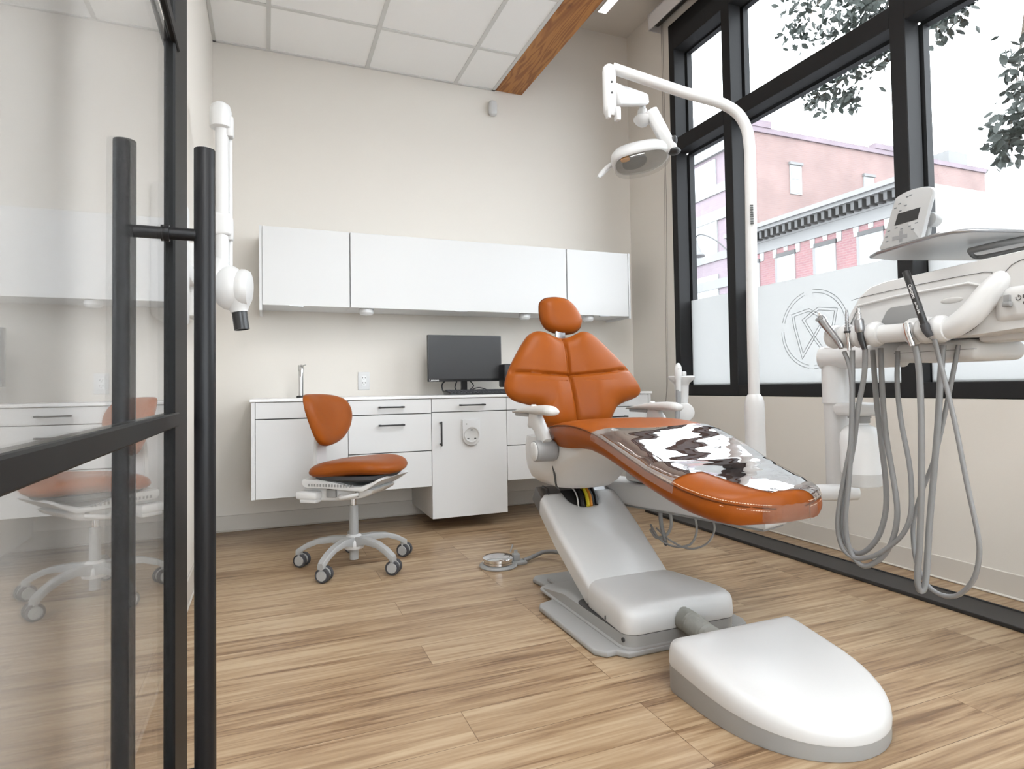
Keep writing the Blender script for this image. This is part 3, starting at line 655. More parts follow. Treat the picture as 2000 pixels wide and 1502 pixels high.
# grey floor plate with side wings
bp_ = [(1.247, -1.985), (1.262, -1.955), (1.372, -1.915), (1.390, -1.885), (1.360, -1.665), (1.385, -1.63), (1.71, -1.63), (1.735, -1.665), (1.71, -1.885), (1.728, -1.915), (1.838, -1.955), (1.853, -1.985),
       (1.853, -2.39), (1.835, -2.425), (1.79, -2.432), (1.766, -2.466), (1.334, -2.466), (1.31, -2.432), (1.275, -2.435), (1.247, -2.40)]
MB().prism(bp_, 'Z', .0005, .021, bev=.007, seg=3).build('floor_plate', 'chair_grey', dc)
MB().loft([rrect(1.326, 1.774, -2.464, -1.78, .048, z) for z in (.018, .024)]+[rrect(1.333, 1.767, -2.460, -1.80, .045, z) for z in (.028, .034)]+[[(x, min(y, -1.98) if True else y, z) for x, y, z in rrect(1.333, 1.767, -2.460, -1.98, .045, .064)]]).build('base_skirt', 'chair_grey', dc)
MB().box(1.40, 1.412, -1.95, -1.72, .020, .032, bev=.004).box(1.336, 1.350, -2.30, -1.86, .028, .040, bev=.004).build('plate_rib', 'chair_grey', dc)
rg = []
for z, i in ((.066, 0), (.070, -.002), (.118, .0), (.133, .004), (.143, .013), (.1475, .026), (.1485, .045), (.149, .09)):
    t_ = (z-.066)/.083*.012
    ring = rrect(1.333+i, 1.767-i, -2.462+i*1.0, -2.155, .045, z)
    rg.append([(x-(.05 if x > 1.55 else -.016)*max(0, (y+2.40))/.245, y, zz+(.0 if y < -2.4 else .004)) for x, y, zz in ring])
MB().loft(rg).build('base_cover', 'chair_white', dc, angle=50)
MB().loft([rrect(1.3345, 1.7655, -2.4605, -2.10, .045, z) for z in (.0632, .0668)]).build('seam_line', 'gap_dark', dc, smooth=False)
MB().cyl((1.331, -2.435, .048), (1.336, -2.435, .048), .007, 12).box(1.3305, 1.334, -2.33, -2.327, .076, .088).build('screw_hole', 'gap_dark', dc)
# sloping lift arm cover with an open notch at the top
A0, A1 = Vector((0, -2.205, .128)), Vector((0, -1.755, .412)); sd = (A1-A0).normalized(); nd = Vector((0, -sd.z, sd.y)); L = (A1-A0).length
def arm_pt(x, s_, d): return Vector((x, A0.y+sd.y*s_+nd.y*d, A0.z+sd.z*s_+nd.z*d))
notch = [(1.605, L-.012), (1.602, L-.045)]+[(1.535+.066*math.cos(a), L-.055+.052*math.sin(a)) for a in [-PI*k/10 for k in range(1, 10)]]+[(1.466, L-.045), (1.462, L-.012)]
po = [(1.350, 0), (1.702, 0), (1.716, .30), (1.716, L-.03), (1.700, L-.012)]+notch+[(1.372, L-.012), (1.345, L-.04), (1.340, .30)]
mb = MB(); bm = mb.bm
Fr = [bm.verts.new(arm_pt(x, s_, 0)) for x, s_ in po]; Bk = [bm.verts.new(arm_pt(x+(.0 if x > 1.4 and x < 1.68 else (.012 if x < 1.5 else -.0)), s_*.96+.01, -.085)) for x, s_ in po]
n_ = len(po); bm.faces.new(Fr); bm.faces.new(Bk[::-1])
for i in range(n_): bm.faces.new((Fr[i], Fr[(i+1) % n_], Bk[(i+1) % n_], Bk[i]))
bmesh.ops.recalc_face_normals(bm, faces=bm.faces)
fe = [e for e in bm.edges if all(v in Fr for v in e.verts)]
bmesh.ops.bevel(bm, geom=fe, offset=.026, segments=3, profile=.5, affect='EDGES')
mb.build('lift_arm_cover', 'chair_white', dc, angle=50)
MB().loft([[arm_pt(x, s_, d) for x, d in ((1.356, -.012), (1.70, -.012), (1.70, -.08), (1.356, -.08))] for s_ in (L-.09, L+.035)]).build('lift_arm_frame', 'steel', dc)
MB().loft([[arm_pt(x, s_, d) for x, d in ((1.455, -.008), (1.612, -.008), (1.612, -.06), (1.455, -.06))] for s_ in (L-.125, L-.004)]).build('cable_cavity', 'black_satin', dc)
for k, (x, mm_, r_) in enumerate(((1.545, 'wire_yellow', .008), (1.560, 'wire_orange', .007), (1.500, 'text_white', .003), (1.520, 'black_plastic', .010), (1.585, 'black_plastic', .008))):
    MB().tube([arm_pt(x-.012, L-.118, .0), arm_pt(x, L-.07, .012), arm_pt(x+.006, L-.02, .008), arm_pt(x+.008, L+.03, -.01)], r_, 8, smooth=4).build('cable', mm_, dc)
MB().tube([arm_pt(1.385, L+.028, -.005), arm_pt(1.392, L-.005, .006), arm_pt(1.387, L-.03, .004)], .005, 8).build('cable_clip', 'black_plastic', dc)
# bowl shaped housing under the seat
def pan_ring(x0, x1, y0, y1, r, z, sag=0): return [(x, y, zz-sag*math.exp(-((x-1.50)/.12)**2)) for x, y, zz in rrect(x0, x1, y0, y1, r, z)]
MB().loft([pan_ring(1.42, 1.60, -1.90, -1.64, .07, .432), pan_ring(1.385, 1.63, -1.94, -1.62, .09, .440), pan_ring(1.352, 1.655, -1.975, -1.60, .11, .465), pan_ring(1.338, 1.668, -2.015, -1.58, .12, .505),
           pan_ring(1.335, 1.675, -2.10, -1.57, .12, .55), pan_ring(1.338, 1.69, -2.21, -1.57, .11, .595), pan_ring(1.345, 1.72, -2.28, -1.58, .10, .634)]).build('seat_housing', 'chair_white', dc, angle=60)
MB().tube([(1.3352, -1.935, .535), (1.342, -1.94, .50), (1.3505, -1.935, .457), (1.366, -1.93, .440)], [.0025, .0045, .004, .002], 8, smooth=3).build('housing_slot', 'gap_dark', dc)
# seat cushion
ST = [(-1.835, 1.40, 1.70, .668, .650), (-1.86, 1.362, 1.738, .676, .640), (-1.93, 1.333, 1.767, .688, .622), (-2.03, 1.318, 1.782, .699, .616), (-2.12, 1.310, 1.790, .704, .620), (-2.20, 1.306, 1.795, .702, .628), (-2.28, 1.304, 1.797, .694, .630),
      (-2.36, 1.305, 1.797, .679, .618), (-2.44, 1.309, 1.794, .655, .596), (-2.52, 1.314, 1.789, .627, .570), (-2.60, 1.320, 1.782, .601, .545), (-2.68, 1.328, 1.772, .579, .522), (-2.75, 1.338, 1.760, .562, .504), (-2.81, 1.352, 1.742, .551, .494),
      (-2.855, 1.374, 1.716, .543, .488), (-2.885, 1.402, 1.686, .538, .487), (-2.905, 1.44, 1.646, .533, .490), (-2.918, 1.49, 1.594, .528, .496)]
def interp(y):
    for a, b in zip(ST, ST[1:]):
        if b[0] <= y <= a[0]:
            t_ = (a[0]-y)/(a[0]-b[0]); return [p+(q-p)*t_ for p, q in zip(a, b)]
    return list(ST[0] if y > ST[0][0] else ST[-1])
NR = 64
NT, NS, NB = 41, 6, 9          # points over the top, down each side, along the underside
NR = NT+2*NS+NB
def seat_ring(st_, off=0.0):
    """closed cross-section: top from left seam to right seam, right side down, underside, left side up"""
    y, xl, xr, zs, zb = st_; cx_ = (xl+xr)/2; hw = (xr-xl)/2+off; out = []
    crown = .020 if y > -2.6 else .020+.016*min(1, (-2.6-y)/.15); dish = .010*max(0, min(1, (-2.05-y)/.15))*max(0, min(1, (y+2.80)/.15))
    for k in range(NT):
        q = -math.cos(PI*k/(NT-1)); z = zs+off+crown*(max(0, 1-abs(q)**3.2))**.62-dish*max(0.0, 1-(q/.72)**2)
        out.append(Vector((cx_+hw*q, y, z)))
    bw = hw-.014
    for k in range(1, NS+1): t_ = k/NS; out.append(Vector((cx_+hw+.006*math.sin(PI*t_)-.014*t_**3, y, zs-(zs-zb+off)*t_)))
    for k in range(1, NB+1): t_ = k/(NB+1); out.append(Vector((cx_+bw-2*bw*t_, y, zb-off-.004*math.sin(PI*t_))))
    for k in range(NS): t_ = 1-k/NS; out.append(Vector((cx_-hw-.006*math.sin(PI*t_)+.014*t_**3, y, zs-(zs-zb+off)*t_)))
    return out
ys = [ST[0][0]+(ST[-1][0]-ST[0][0])*k/60 for k in range(61)]
rr_ = [seat_ring(interp(y)) for y in ys]
def end_ring(r, y, s_): c = sum(r, Vector())/len(r); return [Vector((c.x+(p.x-c.x)*s_, y, c.z+(p.z-c.z)*s_)) for p in r]
rr_ = [end_ring(rr_[0], ys[0]+.012, .55)]+rr_+[end_ring(rr_[-1], ys[-1]-.004, .8), end_ring(rr_[-1], ys[-1]-.008, .4)]
se = MB().loft(rr_).build('seat', 'leather', dc, angle=50)
# piping along both sides and round the toe, pale stitches near the toe
edge = lambda y, side, dz=0, o=.0015: Vector(((interp(y)[1]-o) if side < 0 else (interp(y)[2]+o), y, interp(y)[3]+dz))
path = [edge(ST[0][0]+(ST[-1][0]-ST[0][0])*k/40, -1) for k in range(41)]+[edge(ST[-1][0]-(ST[-1][0]-ST[0][0])*k/40, 1) for k in range(41)]
MB().tube(path, .0026, 6).build('piping', 'leather_edge', se)
mb = MB()
for dz in (.0075, -.0075):
    q = [edge(-2.66-(.255)*k/60, -1, dz, .0005) for k in range(61)]+[edge(-2.915+(.12)*k/40, 1, dz, .0005) for k in range(1, 41)]
    acc = 0; on = True
    D = [0]
    for a, b in zip(q, q[1:]): D.append(D[-1]+(b-a).length)
    d = 0
    def at(dd):
        for i in range(len(D)-1):
            if D[i] <= dd <= D[i+1]: return q[i].lerp(q[i+1], (dd-D[i])/max(1e-9, D[i+1]-D[i]))
        return q[-1]
    while d < D[-1]-.006: mb.tube([at(d), at(d+.0045)], .0009, 4); d += .0068
mb.build('stitching', 'thread_pale', se, smooth=False)
mid = [Vector(((s_[1]+s_[2])/2, s_[0], 0)) for s_ in (interp(-2.70-.21*k/20) for k in range(21))]
# backrest
BK = .25
def bpl(x, z, c): n = Vector((0, -1, BK)).normalized(); return Vector((x, -1.77+BK*(z-.66), z))+n*c
bout = [(1.514, 1.058), (1.545, 1.062), (1.577, 1.074), (1.610, 1.088), (1.634, 1.090), (1.662, 1.081), (1.69, 1.061), (1.727, 1.026), (1.773, .979), (1.819, .930), (1.849, .889), (1.873, .845), (1.879, .818), (1.863, .796), (1.829, .782), (1.784, .769), (1.749, .754), (1.727, .730), (1.706, .699), (1.682, .676), (1.64, .665), (1.58, .660), (1.50, .659),
        (1.437, .663), (1.401, .673), (1.379, .689), (1.370, .711), (1.374, .740), (1.351, .760), (1.31, .772), (1.261, .786), (1.231, .808), (1.219, .836), (1.222, .866), (1.243, .916), (1.272, .964), (1.312, 1.022), (1.346, 1.063), (1.373, 1.081), (1.398, 1.088), (1.427, 1.085), (1.455, 1.074), (1.484, 1.063)]
bout = rounded(bout, 5)
CX_, CZ_ = 1.517, .887
def groove(x, z, s_):
    dv = x-(CX_+.012*(CZ_-z)/.2*(1 if z < CZ_ else -.1)); zl = CZ_+.30*(x-CX_)**2; dh = z-zl
    fade = min(1, max(0, (1.0-s_)/.05))
    g = .014*math.exp(-(dv/.007)**2)+.012*math.exp(-(dh/.007)**2)
    g += .014*math.exp(-(dv/.06)**2)*(.5+.5*(1 if z > CZ_ else .6))+.006*math.exp(-(dh/.05)**2)
    side = abs(x-1.545); g -= .012*math.exp(-((side-.10)/.06)**2)*(1 if z < .86 else 0)
    return g*fade
R_ = cushion(bout, (CX_, CZ_), .052, .018, groove, rings=46, power=2.6)
# extra resolution across the seams comes from a second, seam-aligned subdivision
mb = MB().loft([[bpl(*p) for p in r] for r in R_]); br_ = mb.build('backrest', 'leather', dc, angle=75)
def seam(pts, off): return [bpl(x, z, off(x, z)) for x, z in pts]
def surf(x, z):
    # height of the cushion front at (x, z)
    best = 0
    for s_ in [k/60 for k in range(61)]:
        pass
    return 0
MB().box(1.40, 1.66, -1.70, -1.655, .72, 1.02, bev=.02, seg=3).build('back_shell', 'chair_white', dc)
MB().box(1.45, 1.60, -1.76, -1.66, .56, .74, bev=.01).build('back_hinge', 'chair_grey', dc)
# headrest
def hpl(x, z, c): n = Vector((0, -1, .18)).normalized(); return Vector((x, -1.61+.25*(z-1.15), z))+n*c
hout = rounded([(1.447, 1.225), (1.470, 1.243), (1.502, 1.251), (1.539, 1.253), (1.577, 1.245), (1.608, 1.222), (1.632, 1.186), (1.645, 1.150), (1.642, 1.130), (1.626, 1.105), (1.593, 1.086), (1.54, 1.080), (1.50, 1.086), (1.465, 1.102), (1.445, 1.130), (1.438, 1.163), (1.440, 1.200)], 5)
R_ = cushion(hout, (1.545, 1.165), .050, .030, None, rings=16, power=2.0)
hr_ = MB().loft([[hpl(*p) for p in r] for r in R_]).build('headrest', 'leather', dc, angle=70)
MB().tube([hpl(1.545+(x-1.545)*1.002, 1.165+(z-1.165)*1.002, .003) for x, z in hout+hout[:1]], .0024, 6).build('piping', 'leather_edge', hr_)
MB().box(1.500, 1.548, -1.645, -1.632, 1.02, 1.14, bev=.004).build('headrest_bar', 'steel', dc)
# armrests
def armrest(xc, sx):
    t_ = empty('armrest', (0, 0, 0)); t_.parent = dc
    MB().cyl((xc-.042*1, -1.952, .598), (xc+.044, -1.952, .598), .0415, 32, bev=.006).build('arm_joint', 'bezel_grey' if sx < 0 else 'pad_grey', t_)
    MB().lathe([(.036, -.004), (.036, .002), (.032, .005), (0, .005)], (xc+sx*.042, -1.952, .598), (sx, 0, 0), 32).build('joint_cap', 'chair_white', t_)
    sec = [(-1.965, .625, .040), (-1.945, .655, .034), (-1.915, .690, .030), (-1.88, .716, .034), (-1.845, .728, .04)]
    rings = []
    for k, (y, z, w) in enumerate(sec):
        d = Vector((0, sec[min(k+1, 4)][0]-sec[max(k-1, 0)][0], sec[min(k+1, 4)][1]-sec[max(k-1, 0)][1])).normalized(); nn = Vector((0, -d.z, d.y))
        w2 = w*(1.0+.25*k/4)
        rings.append([Vector((xc+a*.016, y, z))+nn*b*w2 for a, b in ((-1, -.8), (-.6, -1), (.6, -1), (1, -.8), (1, .8), (.6, 1), (-.6, 1), (-1, .8))])
    MB().loft(rings).build('arm_upright', 'chair_white', t_, angle=50)
    rings = []
    for y, z, w, h in ((-2.052, .750, .010, .008), (-2.046, .750, .024, .016), (-2.02, .752, .031, .021), (-1.97, .753, .033, .022), (-1.90, .752, .034, .020), (-1.82, .750, .034, .015), (-1.75, .746, .032, .011), (-1.69, .741, .027, .007), (-1.665, .738, .015, .004)):
        rings.append([(xc+.0+w*math.cos(2*PI*k/20), y, z+h*(math.sin(2*PI*k/20) if math.sin(2*PI*k/20) > 0 else .8*math.sin(2*PI*k/20))) for k in range(20)])
    MB().loft(rings).build('arm_pad', 'pad_grey', t_, angle=60)
    MB().box(xc-.018, xc+.018, -1.84, -1.70, .725, .739, bev=.004).build('pad_plate', 'chair_grey', t_)
armrest(1.292, -1); armrest(1.855, 1)
# clear cover and tape on the seat
pc_ = empty('plastic_cover', (1.55, -2.5, .62), 'clear glossy plastic sheet stretched over the lower half of the dental chair seat', 'plastic cover')
def strip(y0, y1, k0, k1, off, name, m_, sub=40, ripple=.0):
    mb = MB(); rows = []
    for i in range(sub+1):
        y = y0+(y1-y0)*i/sub; r = seat_ring(interp(y), off)
        row = []
        for k in range(k0, k1+1):
            p = r[k % NR].copy()
            if ripple:
                e_ = min(1, (p.z-interp(y)[3])/.012) if p.z > interp(y)[3] else 0
                p.z += ripple*e_*(mnoise.noise(Vector((p.x*3.2, p.y*9, 3.1)))+.5*mnoise.noise(Vector((p.x*7+p.y*4, p.y*21, 1.7)))+.16*mnoise.noise(Vector((p.x*12-p.y*9, p.y*48, 9.7)))*(1 if p.x > 1.5 else .3))
            row.append(p)
        rows.append(row)
    mb.loft(rows, closed=False)
    return mb.build(name, m_, pc_, angle=80)
strip(-2.32, -2.71, 0, NT-1, .0032, 'sheet', 'clear_cover', 80, ripple=.0022)
strip(-2.71, -2.908, 13, NT-1, .0032, 'sheet', 'clear_cover', 40, ripple=.0018)
strip(-2.315, -2.72, -2, 3, .0045, 'tape_strip', 'clear_tape', 30)
rows = []
for i in range(25):
    x = 1.455+.19*i/24; yy = ST[-1][0]-.008
    for a, b in zip(ST, ST[1:]):
        if x < 1.53 and a[1] <= x <= b[1]: yy = a[0]+(b[0]-a[0])*(x-a[1])/(b[1]-a[1])
        if x > 1.60 and b[2] <= x <= a[2]: yy = a[0]+(b[0]-a[0])*(a[2]-x)/(a[2]-b[2])
    zs_ = interp(yy)[3]; rows.append([Vector((x, yy-.0045-.002*(k % 2)*0, zs_+.010-.046*k/8+.0015*math.sin(i*1.7+k))) for k in range(9)])
MB().loft(rows, closed=False).build('toe_flap', 'clear_tape', pc_, angle=80)

# ================================================================== arm below the seat that carries pole, assistant holder and delivery post
ca = empty('support_arm', (1.80, -2.2, .33), 'white support arm under the right side of the dental chair seat with hoses below it', 'support arm')
P0, P1 = Vector((1.70, -1.72, 0)), Vector((1.915, -2.455, 0)); dv = (P1-P0).normalized(); nv = Vector((-dv.y, dv.x, 0))
def box_along(mb, s0, s1, w0, w1, z0, z1, bev):
    pts = [P0+dv*s0+nv*w0, P0+dv*s1+nv*w0, P0+dv*s1+nv*w1, P0+dv*s0+nv*w1]
    return mb.prism([(p.x, p.y) for p in pts], 'Z', z0, z1, bev=bev, seg=3)
LA = (P1-P0).length
box_along(MB(), -.05, LA, -.02, .13, .335, .43, .014).build('lower_casing', 'chair_white', ca)
box_along(MB(), .12, LA-.25, -.005, .12, .432, .50, .02).build('upper_casing', 'chair_white', ca)
box_along(MB(), -.04, LA-.012, -.012, .122, .329, .336, 0).build('under_trim', 'bezel_grey', ca)
for off_, dp, w_ in ((.34, .09, .012), (.40, .10, .0), (.46, .13, .0)):
    pass
def under(s_, w, z): p = P0+dv*s_+nv*w; return (p.x, p.y, z)
MB().tube([under(.28, .02, .335), under(.285, .02, .27), under(.30, .02, .22), under(.29, .04, .19)], .0085, 10, smooth=4).build('hose', 'hose_grey', ca)
MB().tube([under(.33, .02, .335), under(.335, .02, .28), under(.31, .02, .235), under(.26, .02, .215), under(.22, .03, .24)], .0065, 10, smooth=5).build('hose', 'chair_grey', ca)
MB().tube([under(.45, .02, .335), under(.455, .02, .27), under(.42, .02, .215), under(.34, .02, .195), under(.27, .02, .215), under(.22, .03, .26)], .0045, 10, smooth=5).build('hose', 'chair_grey', ca)
MB().tube([under(.53, .02, .335), under(.535, .02, .29), under(.50, .02, .235), under(.42, .02, .20), under(.33, .02, .215), under(.25, .03, .25)], .004, 10, smooth=5).build('hose', 'chair_grey', ca)
MB().tube([(1.885, -2.34, .375), (2.02, -2.27, .36), (2.094, -2.213, .36)], .036, 16, smooth=4).build('pole_socket', 'chair_white', ca)

# ================================================================== operating light on its pole
ol_ = empty('operating_light', (2.094, -2.213, .36), 'white operating light on a tall bent pole arching over the dental chair', 'dental light')
PX, PY = 2.094, -2.213
MB().lathe([(0, 0), (.0385, 0), (.0385, .385), (.0375, .41), (.032, .43), (.024, .442), (0, .443)], (PX, PY, .36), seg=28).build('pole_sleeve', 'chair_white', ol_)
MB().tube([(PX, PY, .79), (PX, PY-.002, 1.15), (PX+.002, PY-.010, 1.70), (PX-.002, PY-.012, 1.80), (2.080, -2.224, 1.868), (2.047, -2.213, 1.926), (1.99, -2.19, 1.966), (1.92, -2.163, 1.990), (1.848, -2.135, 2.013), (1.706, -2.079, 2.067), (1.585, -2.032, 2.113)], .0218, 18, smooth=4).build('pole', 'chair_white', ol_)
mb = MB()
for k in range(9): mb.box(PX-.0006-.001, PX+.010, PY-.0328, PY-.030, 1.475+.009*k, 1.475+.009*k+(.005 if k % 3 else .0065))
mb.xf(Matrix.Translation((PX, PY, 0)) @ Matrix.Rotation(math.radians(-33), 4, 'Z') @ Matrix.Translation((-PX, -PY, 0)))
mb.build('pole_marking', 'text_dark', ol_, smooth=False)
MB().lathe([(0, -.185), (.018, -.182), (.025, -.165), (.0268, -.14), (.0268, .0), (.024, .015), (.014, .025), (0, .028)], (1.570, -2.030, 2.098), (0, .0, 1), 24).build('pivot', 'chair_white', ol_)
MB().cyl((1.5655, -2.058, 2.043), (1.5655, -2.054, 2.043), .0045, 10).cyl((1.5655, -2.058, 2.00), (1.5655, -2.054, 2.00), .0045, 10).build('pivot_screw', 'gap_dark', ol_)
MB().box(1.548, 1.562, -2.055, -2.03, 1.90, 1.95, bev=.005).box(1.585, 1.605, -2.06, -2.03, 1.895, 1.95, bev=.006).build('pivot_fork', 'chair_white', ol_)
def beam_box(mb, a, b, ha, hb, wa, wb, bev):
    a, b = Vector(a), Vector(b); d = (b-a).normalized(); side = Vector((-d.y, d.x, 0)).normalized(); upv = side.cross(d)*-1 if side.cross(d).z < 0 else side.cross(d)
    rings = []
    for t_, sc_ in ((0, .8), (.02, .95), (.05, 1), (.95, 1), (.98, .93), (1, .75)):
        p = a.lerp(b, t_); h = (ha+(hb-ha)*t_)/2*sc_; w = (wa+(wb-wa)*t_)/2*sc_; c = min(h, w)*.35
        rings.append([p+side*x+upv*z for x, z in ((w-c, h), (w, h-c), (w, -h+c), (w-c, -h), (-w+c, -h), (-w, -h+c), (-w, h-c), (-w+c, h))])
    return mb.loft(rings)
beam_box(MB(), (1.585, -2.035, 2.003), (1.838, -1.882, 2.092), .086, .046, .05, .042, .01).build('spring_arm', 'chair_white', ol_, angle=50)
kx, ky = 1.829, -1.874
MB().lathe([(0, -.075), (.016, -.072), (.030, -.060), (.040, -.045), (.040, -.036), (.030, -.028), (.022, -.022), (.020, 0), (.014, .004), (.012, .04), (0, .04)], (kx, ky, 2.050), seg=24).build('swivel', 'chair_white', ol_)
beam_box(MB(), (1.862, -1.890, 2.040), (1.930, -1.945, 1.850), .055, .052, .075, .066, .01).build('yoke', 'chair_white', ol_, angle=50)
MB().sphere((1.931, -1.950, 1.853), .031, .030, .016).build('yoke_cap', 'black_satin', ol_)
MB().sphere((1.925, -1.967, 1.895), .014, .010, .021).build('yoke_knob', 'black_satin', ol_)
# lamp head in its own tilted frame: ex to the right of the photo, ey away, ez up
ex = Vector((.926, -.377, .16)).normalized(); ey0 = Vector((.377, .926, -.30)); LM = basis(ex, ey0, (1.815, -1.870, 1.822))
hl = rounded([(-.125, -.02), (-.105, .05), (-.05, .085), (.04, .088), (.105, .055), (.130, -.005), (.105, -.065), (.04, -.085), (-.05, -.080), (-.108, -.06)], 4)
def hp(sx, z, dy=0): return [LM @ Vector((x*sx, y*sx+dy, z)) for x, y in hl]
head = MB().loft([hp(.93, -.006), hp(1.0, .002), hp(1.02, .018), hp(.98, .036), hp(.85, .052), hp(.6, .062), hp(.2, .066)]).build('lamp_head', 'chair_white', ol_, angle=60)
MB().loft([hp(.89, -.0068), hp(.89, -.0055)]).build('reflector', 'chrome', head)
mb = MB().loft([[LM @ Vector((-.03+x*.42, y*.5-.01, z)) for x, y in hl] for z in (-.0105, -.007)]); mb.build('bulb_shade', 'lamp_lens_grey', head)
MB().loft([[LM @ Vector((-.075+x*.16, y*.16-.045, z)) for x, y in hl] for z in (-.012, -.0105)]).build('sensor_dot', 'amber', head)
MB().loft([hp(.97, -.022), hp(.97, -.0195)]).build('clear_shield', 'clear_shield', head)
for pts_ in (((-.07, .06, .052), (-.105, .05, .045), (-.14, .04, .022), (-.172, .03, -.008), (-.192, .02, -.030)),):
    MB().tube([LM @ Vector(v) for v in pts_], [.010, .012, .012, .011, .005], 12, smooth=4).build('lamp_handle', 'chair_white', head)

# ================================================================== assistant holder behind the chair
ah = empty('assistant_holder', (2.08, -1.75, .40), 'white suction holder with flared top standing behind the right armrest', 'suction holder')
AXX, AYY = 2.105, -1.75
MB().lathe([(0, .040), (.026, .040), (.027, .10), (.030, .11), (.033, .165), (.036, .175), (.060, .197), (.062, .206), (.058, .210), (0, .208)], (AXX-.01, AYY, .675), seg=28).build('holder_cup', 'chair_white', ah)
MB().cyl((AXX-.035, AYY-.055, .718), (AXX+.005, AYY+.0, .718), .042, 28, bev=.004).build('ball_joint', 'chair_white', ah)
MB().tube([(AXX-.03, AYY, .68), (AXX-.035, AYY-.01, .55), (AXX-.09, AYY-.12, .43), (1.88, -2.05, .40)], .026, 14, smooth=5).build('holder_arm', 'chair_white', ah)
vl = empty('suction_tip', (2.055, -1.77, .86), 'small white suction handpiece hooked on the holder behind the right armrest', 'suction tip')
MB().lathe([(0, 0), (.012, 0), (.0125, .05), (.016, .06), (.017, .105), (.012, .12), (.006, .128), (0, .13)], (2.052, -1.785, .815), seg=16).box(2.066, 2.088, -1.80, -1.775, .885, .905, bev=.004).build('tip_body', 'chair_white', vl)
MB().cyl((2.046, -1.799, .915), (2.046, -1.795, .918), .004, 8).cyl((2.056, -1.800, .915), (2.056, -1.796, .918), .004, 8).build('tip_hole', 'gap_dark', vl)
MB().tube([(2.05, -1.785, .82), (2.043, -1.79, .74), (2.025, -1.80, .66), (2.0, -1.82, .56), (1.96, -1.90, .46)], .011, 12, smooth=4).build('hose', 'hose_grey', vl)
# ================================================================== junction box in front of the chair with its ribbed hose
jb = empty('junction_box', (1.555, -2.88, 0), 'low white rounded junction box with grey skirt on the floor in front of the chair', 'junction box')
def uo(s_=1.0, n=26):
    pts = [(1.775, -2.668), (1.340, -2.668), (1.331, -2.690)]
    half = []
    for k in range(n+1):
        t_ = k/n; a = PI*t_
        half.append((1.556-.226*math.cos(a)*(1), -2.80-.318*(abs(math.sin(a))**.80)))
    pts += half+[(1.784, -2.690)]
    c = (1.556, -2.86); return [(c[0]+(x-c[0])*s_, c[1]+(y-c[1])*s_) for x, y in pts]
def zt(y, base, drop): return base-drop*max(0, (-2.68-y))/.435
def ring(s_, b, d): return [(x, y, zt(y, b, d)) for x, y in uo(s_)]
MB().loft([[(x, y, .0005) for x, y in uo(.995)], [(x, y, .004) for x, y in uo(1)], ring(1.0, .072, .038)]).build('skirt', 'chair_grey', jb, angle=50)
MB().loft([ring(1.004, .0725, .038), ring(1.006, .076, .038), ring(1.0, .106, .052), ring(.985, .124, .062), ring(.955, .136, .068), ring(.915, .142, .070), ring(.86, .145, .070), ring(.72, .148, .069), ring(.4, .150, .068), ring(.1, .150, .068)]).build('lid', 'chair_white', jb, angle=60)
pts = [(1.545, -2.445, .092), (1.545, -2.50, .088), (1.54, -2.58, .080), (1.54, -2.69, .076)]
P_ = []; R_ = []
N_ = 20
for k in range(N_*2+1):
    t_ = k/(N_*2)*3; i = min(2, int(t_)); f = t_-i; P_.append(Vector(pts[i]).lerp(Vector(pts[i+1]), f)); R_.append((.037 if k % 2 else .0295))
MB().tube(P_, R_, 20).build('ribbed_hose', 'hose_ribbed', jb, angle=20)

# ================================================================== delivery unit at the right
du = empty('delivery_unit', (2.12, -2.57, .44), 'white delivery unit with instrument bar, tray and touchpad at right before the window', 'delivery unit')
MB().lathe([(0, 0), (.038, 0), (.038, .32), (.0385, .325), (.0425, .33), (.0425, .50), (.038, .52), (0, .522)], (2.12, -2.57, .445), seg=28).build('post', 'chair_white', du)
MB().tube([(1.74, -2.40, .40), (1.86, -2.48, .46), (1.98, -2.55, .472), (2.15, -2.612, .472)], .0275, 16, smooth=4).build('lower_arm', 'chair_white', du)
MB().cyl((2.10, -2.535, .930), (2.155, -2.80, .930), .040, 24, bev=.006).build('upper_arm', 'chair_white', du)
# head
prof = [(-2.712, .992), (-2.735, 1.05), (-2.775, 1.105), (-2.81, 1.130), (-2.86, 1.140), (-3.24, 1.158), (-3.42, 1.150), (-3.46, 1.05), (-3.40, .985), (-3.26, .970), (-3.10, .958), (-2.95, .962), (-2.76, .975)]
mb = MB(); C0 = (-3.05, 1.05)
def hring(x, s_, dy=0): return [(x, C0[0]+(a-C0[0])*s_+dy, C0[1]+(b-C0[1])*s_) for a, b in prof]
hd = MB().loft([hring(1.984, .965), hring(1.990, .99), hring(2.004, 1.0), hring(2.24, .985), hring(2.27, .95), hring(2.285, .88)]).build('head_body', 'chair_white', du, angle=45)
sl = [(1.9865, -2.752, 1.098), (1.983, -2.80, 1.104), (1.983, -2.975, 1.114), (1.983, -3.139, 1.118), (1.983, -3.155, 1.108), (1.983, -3.172, 1.088), (1.983, -3.150, 1.035), (1.983, -3.118, .985), (1.983, -3.085, .965)]
MB().tube(sl, .0007, 6, smooth=2).tube([(1.983, -3.172, 1.088), (1.983, -3.20, 1.125), (1.983, -3.25, 1.136), (1.983, -3.33, 1.136)], .0007, 6, smooth=3).build('seam_line', 'gap_dark', hd)
fr_ = [(-2.776, 1.078), (-2.90, 1.090), (-3.10, 1.096), (-3.128, 1.086), (-3.128, 1.068), (-3.098, 1.015), (-3.075, .998), (-2.95, 1.004), (-2.74, 1.012)]
MB().tube([(1.982, a, b) for a, b in fr_+fr_[:1]], .004, 8).build('panel_frame', 'chair_white', hd)
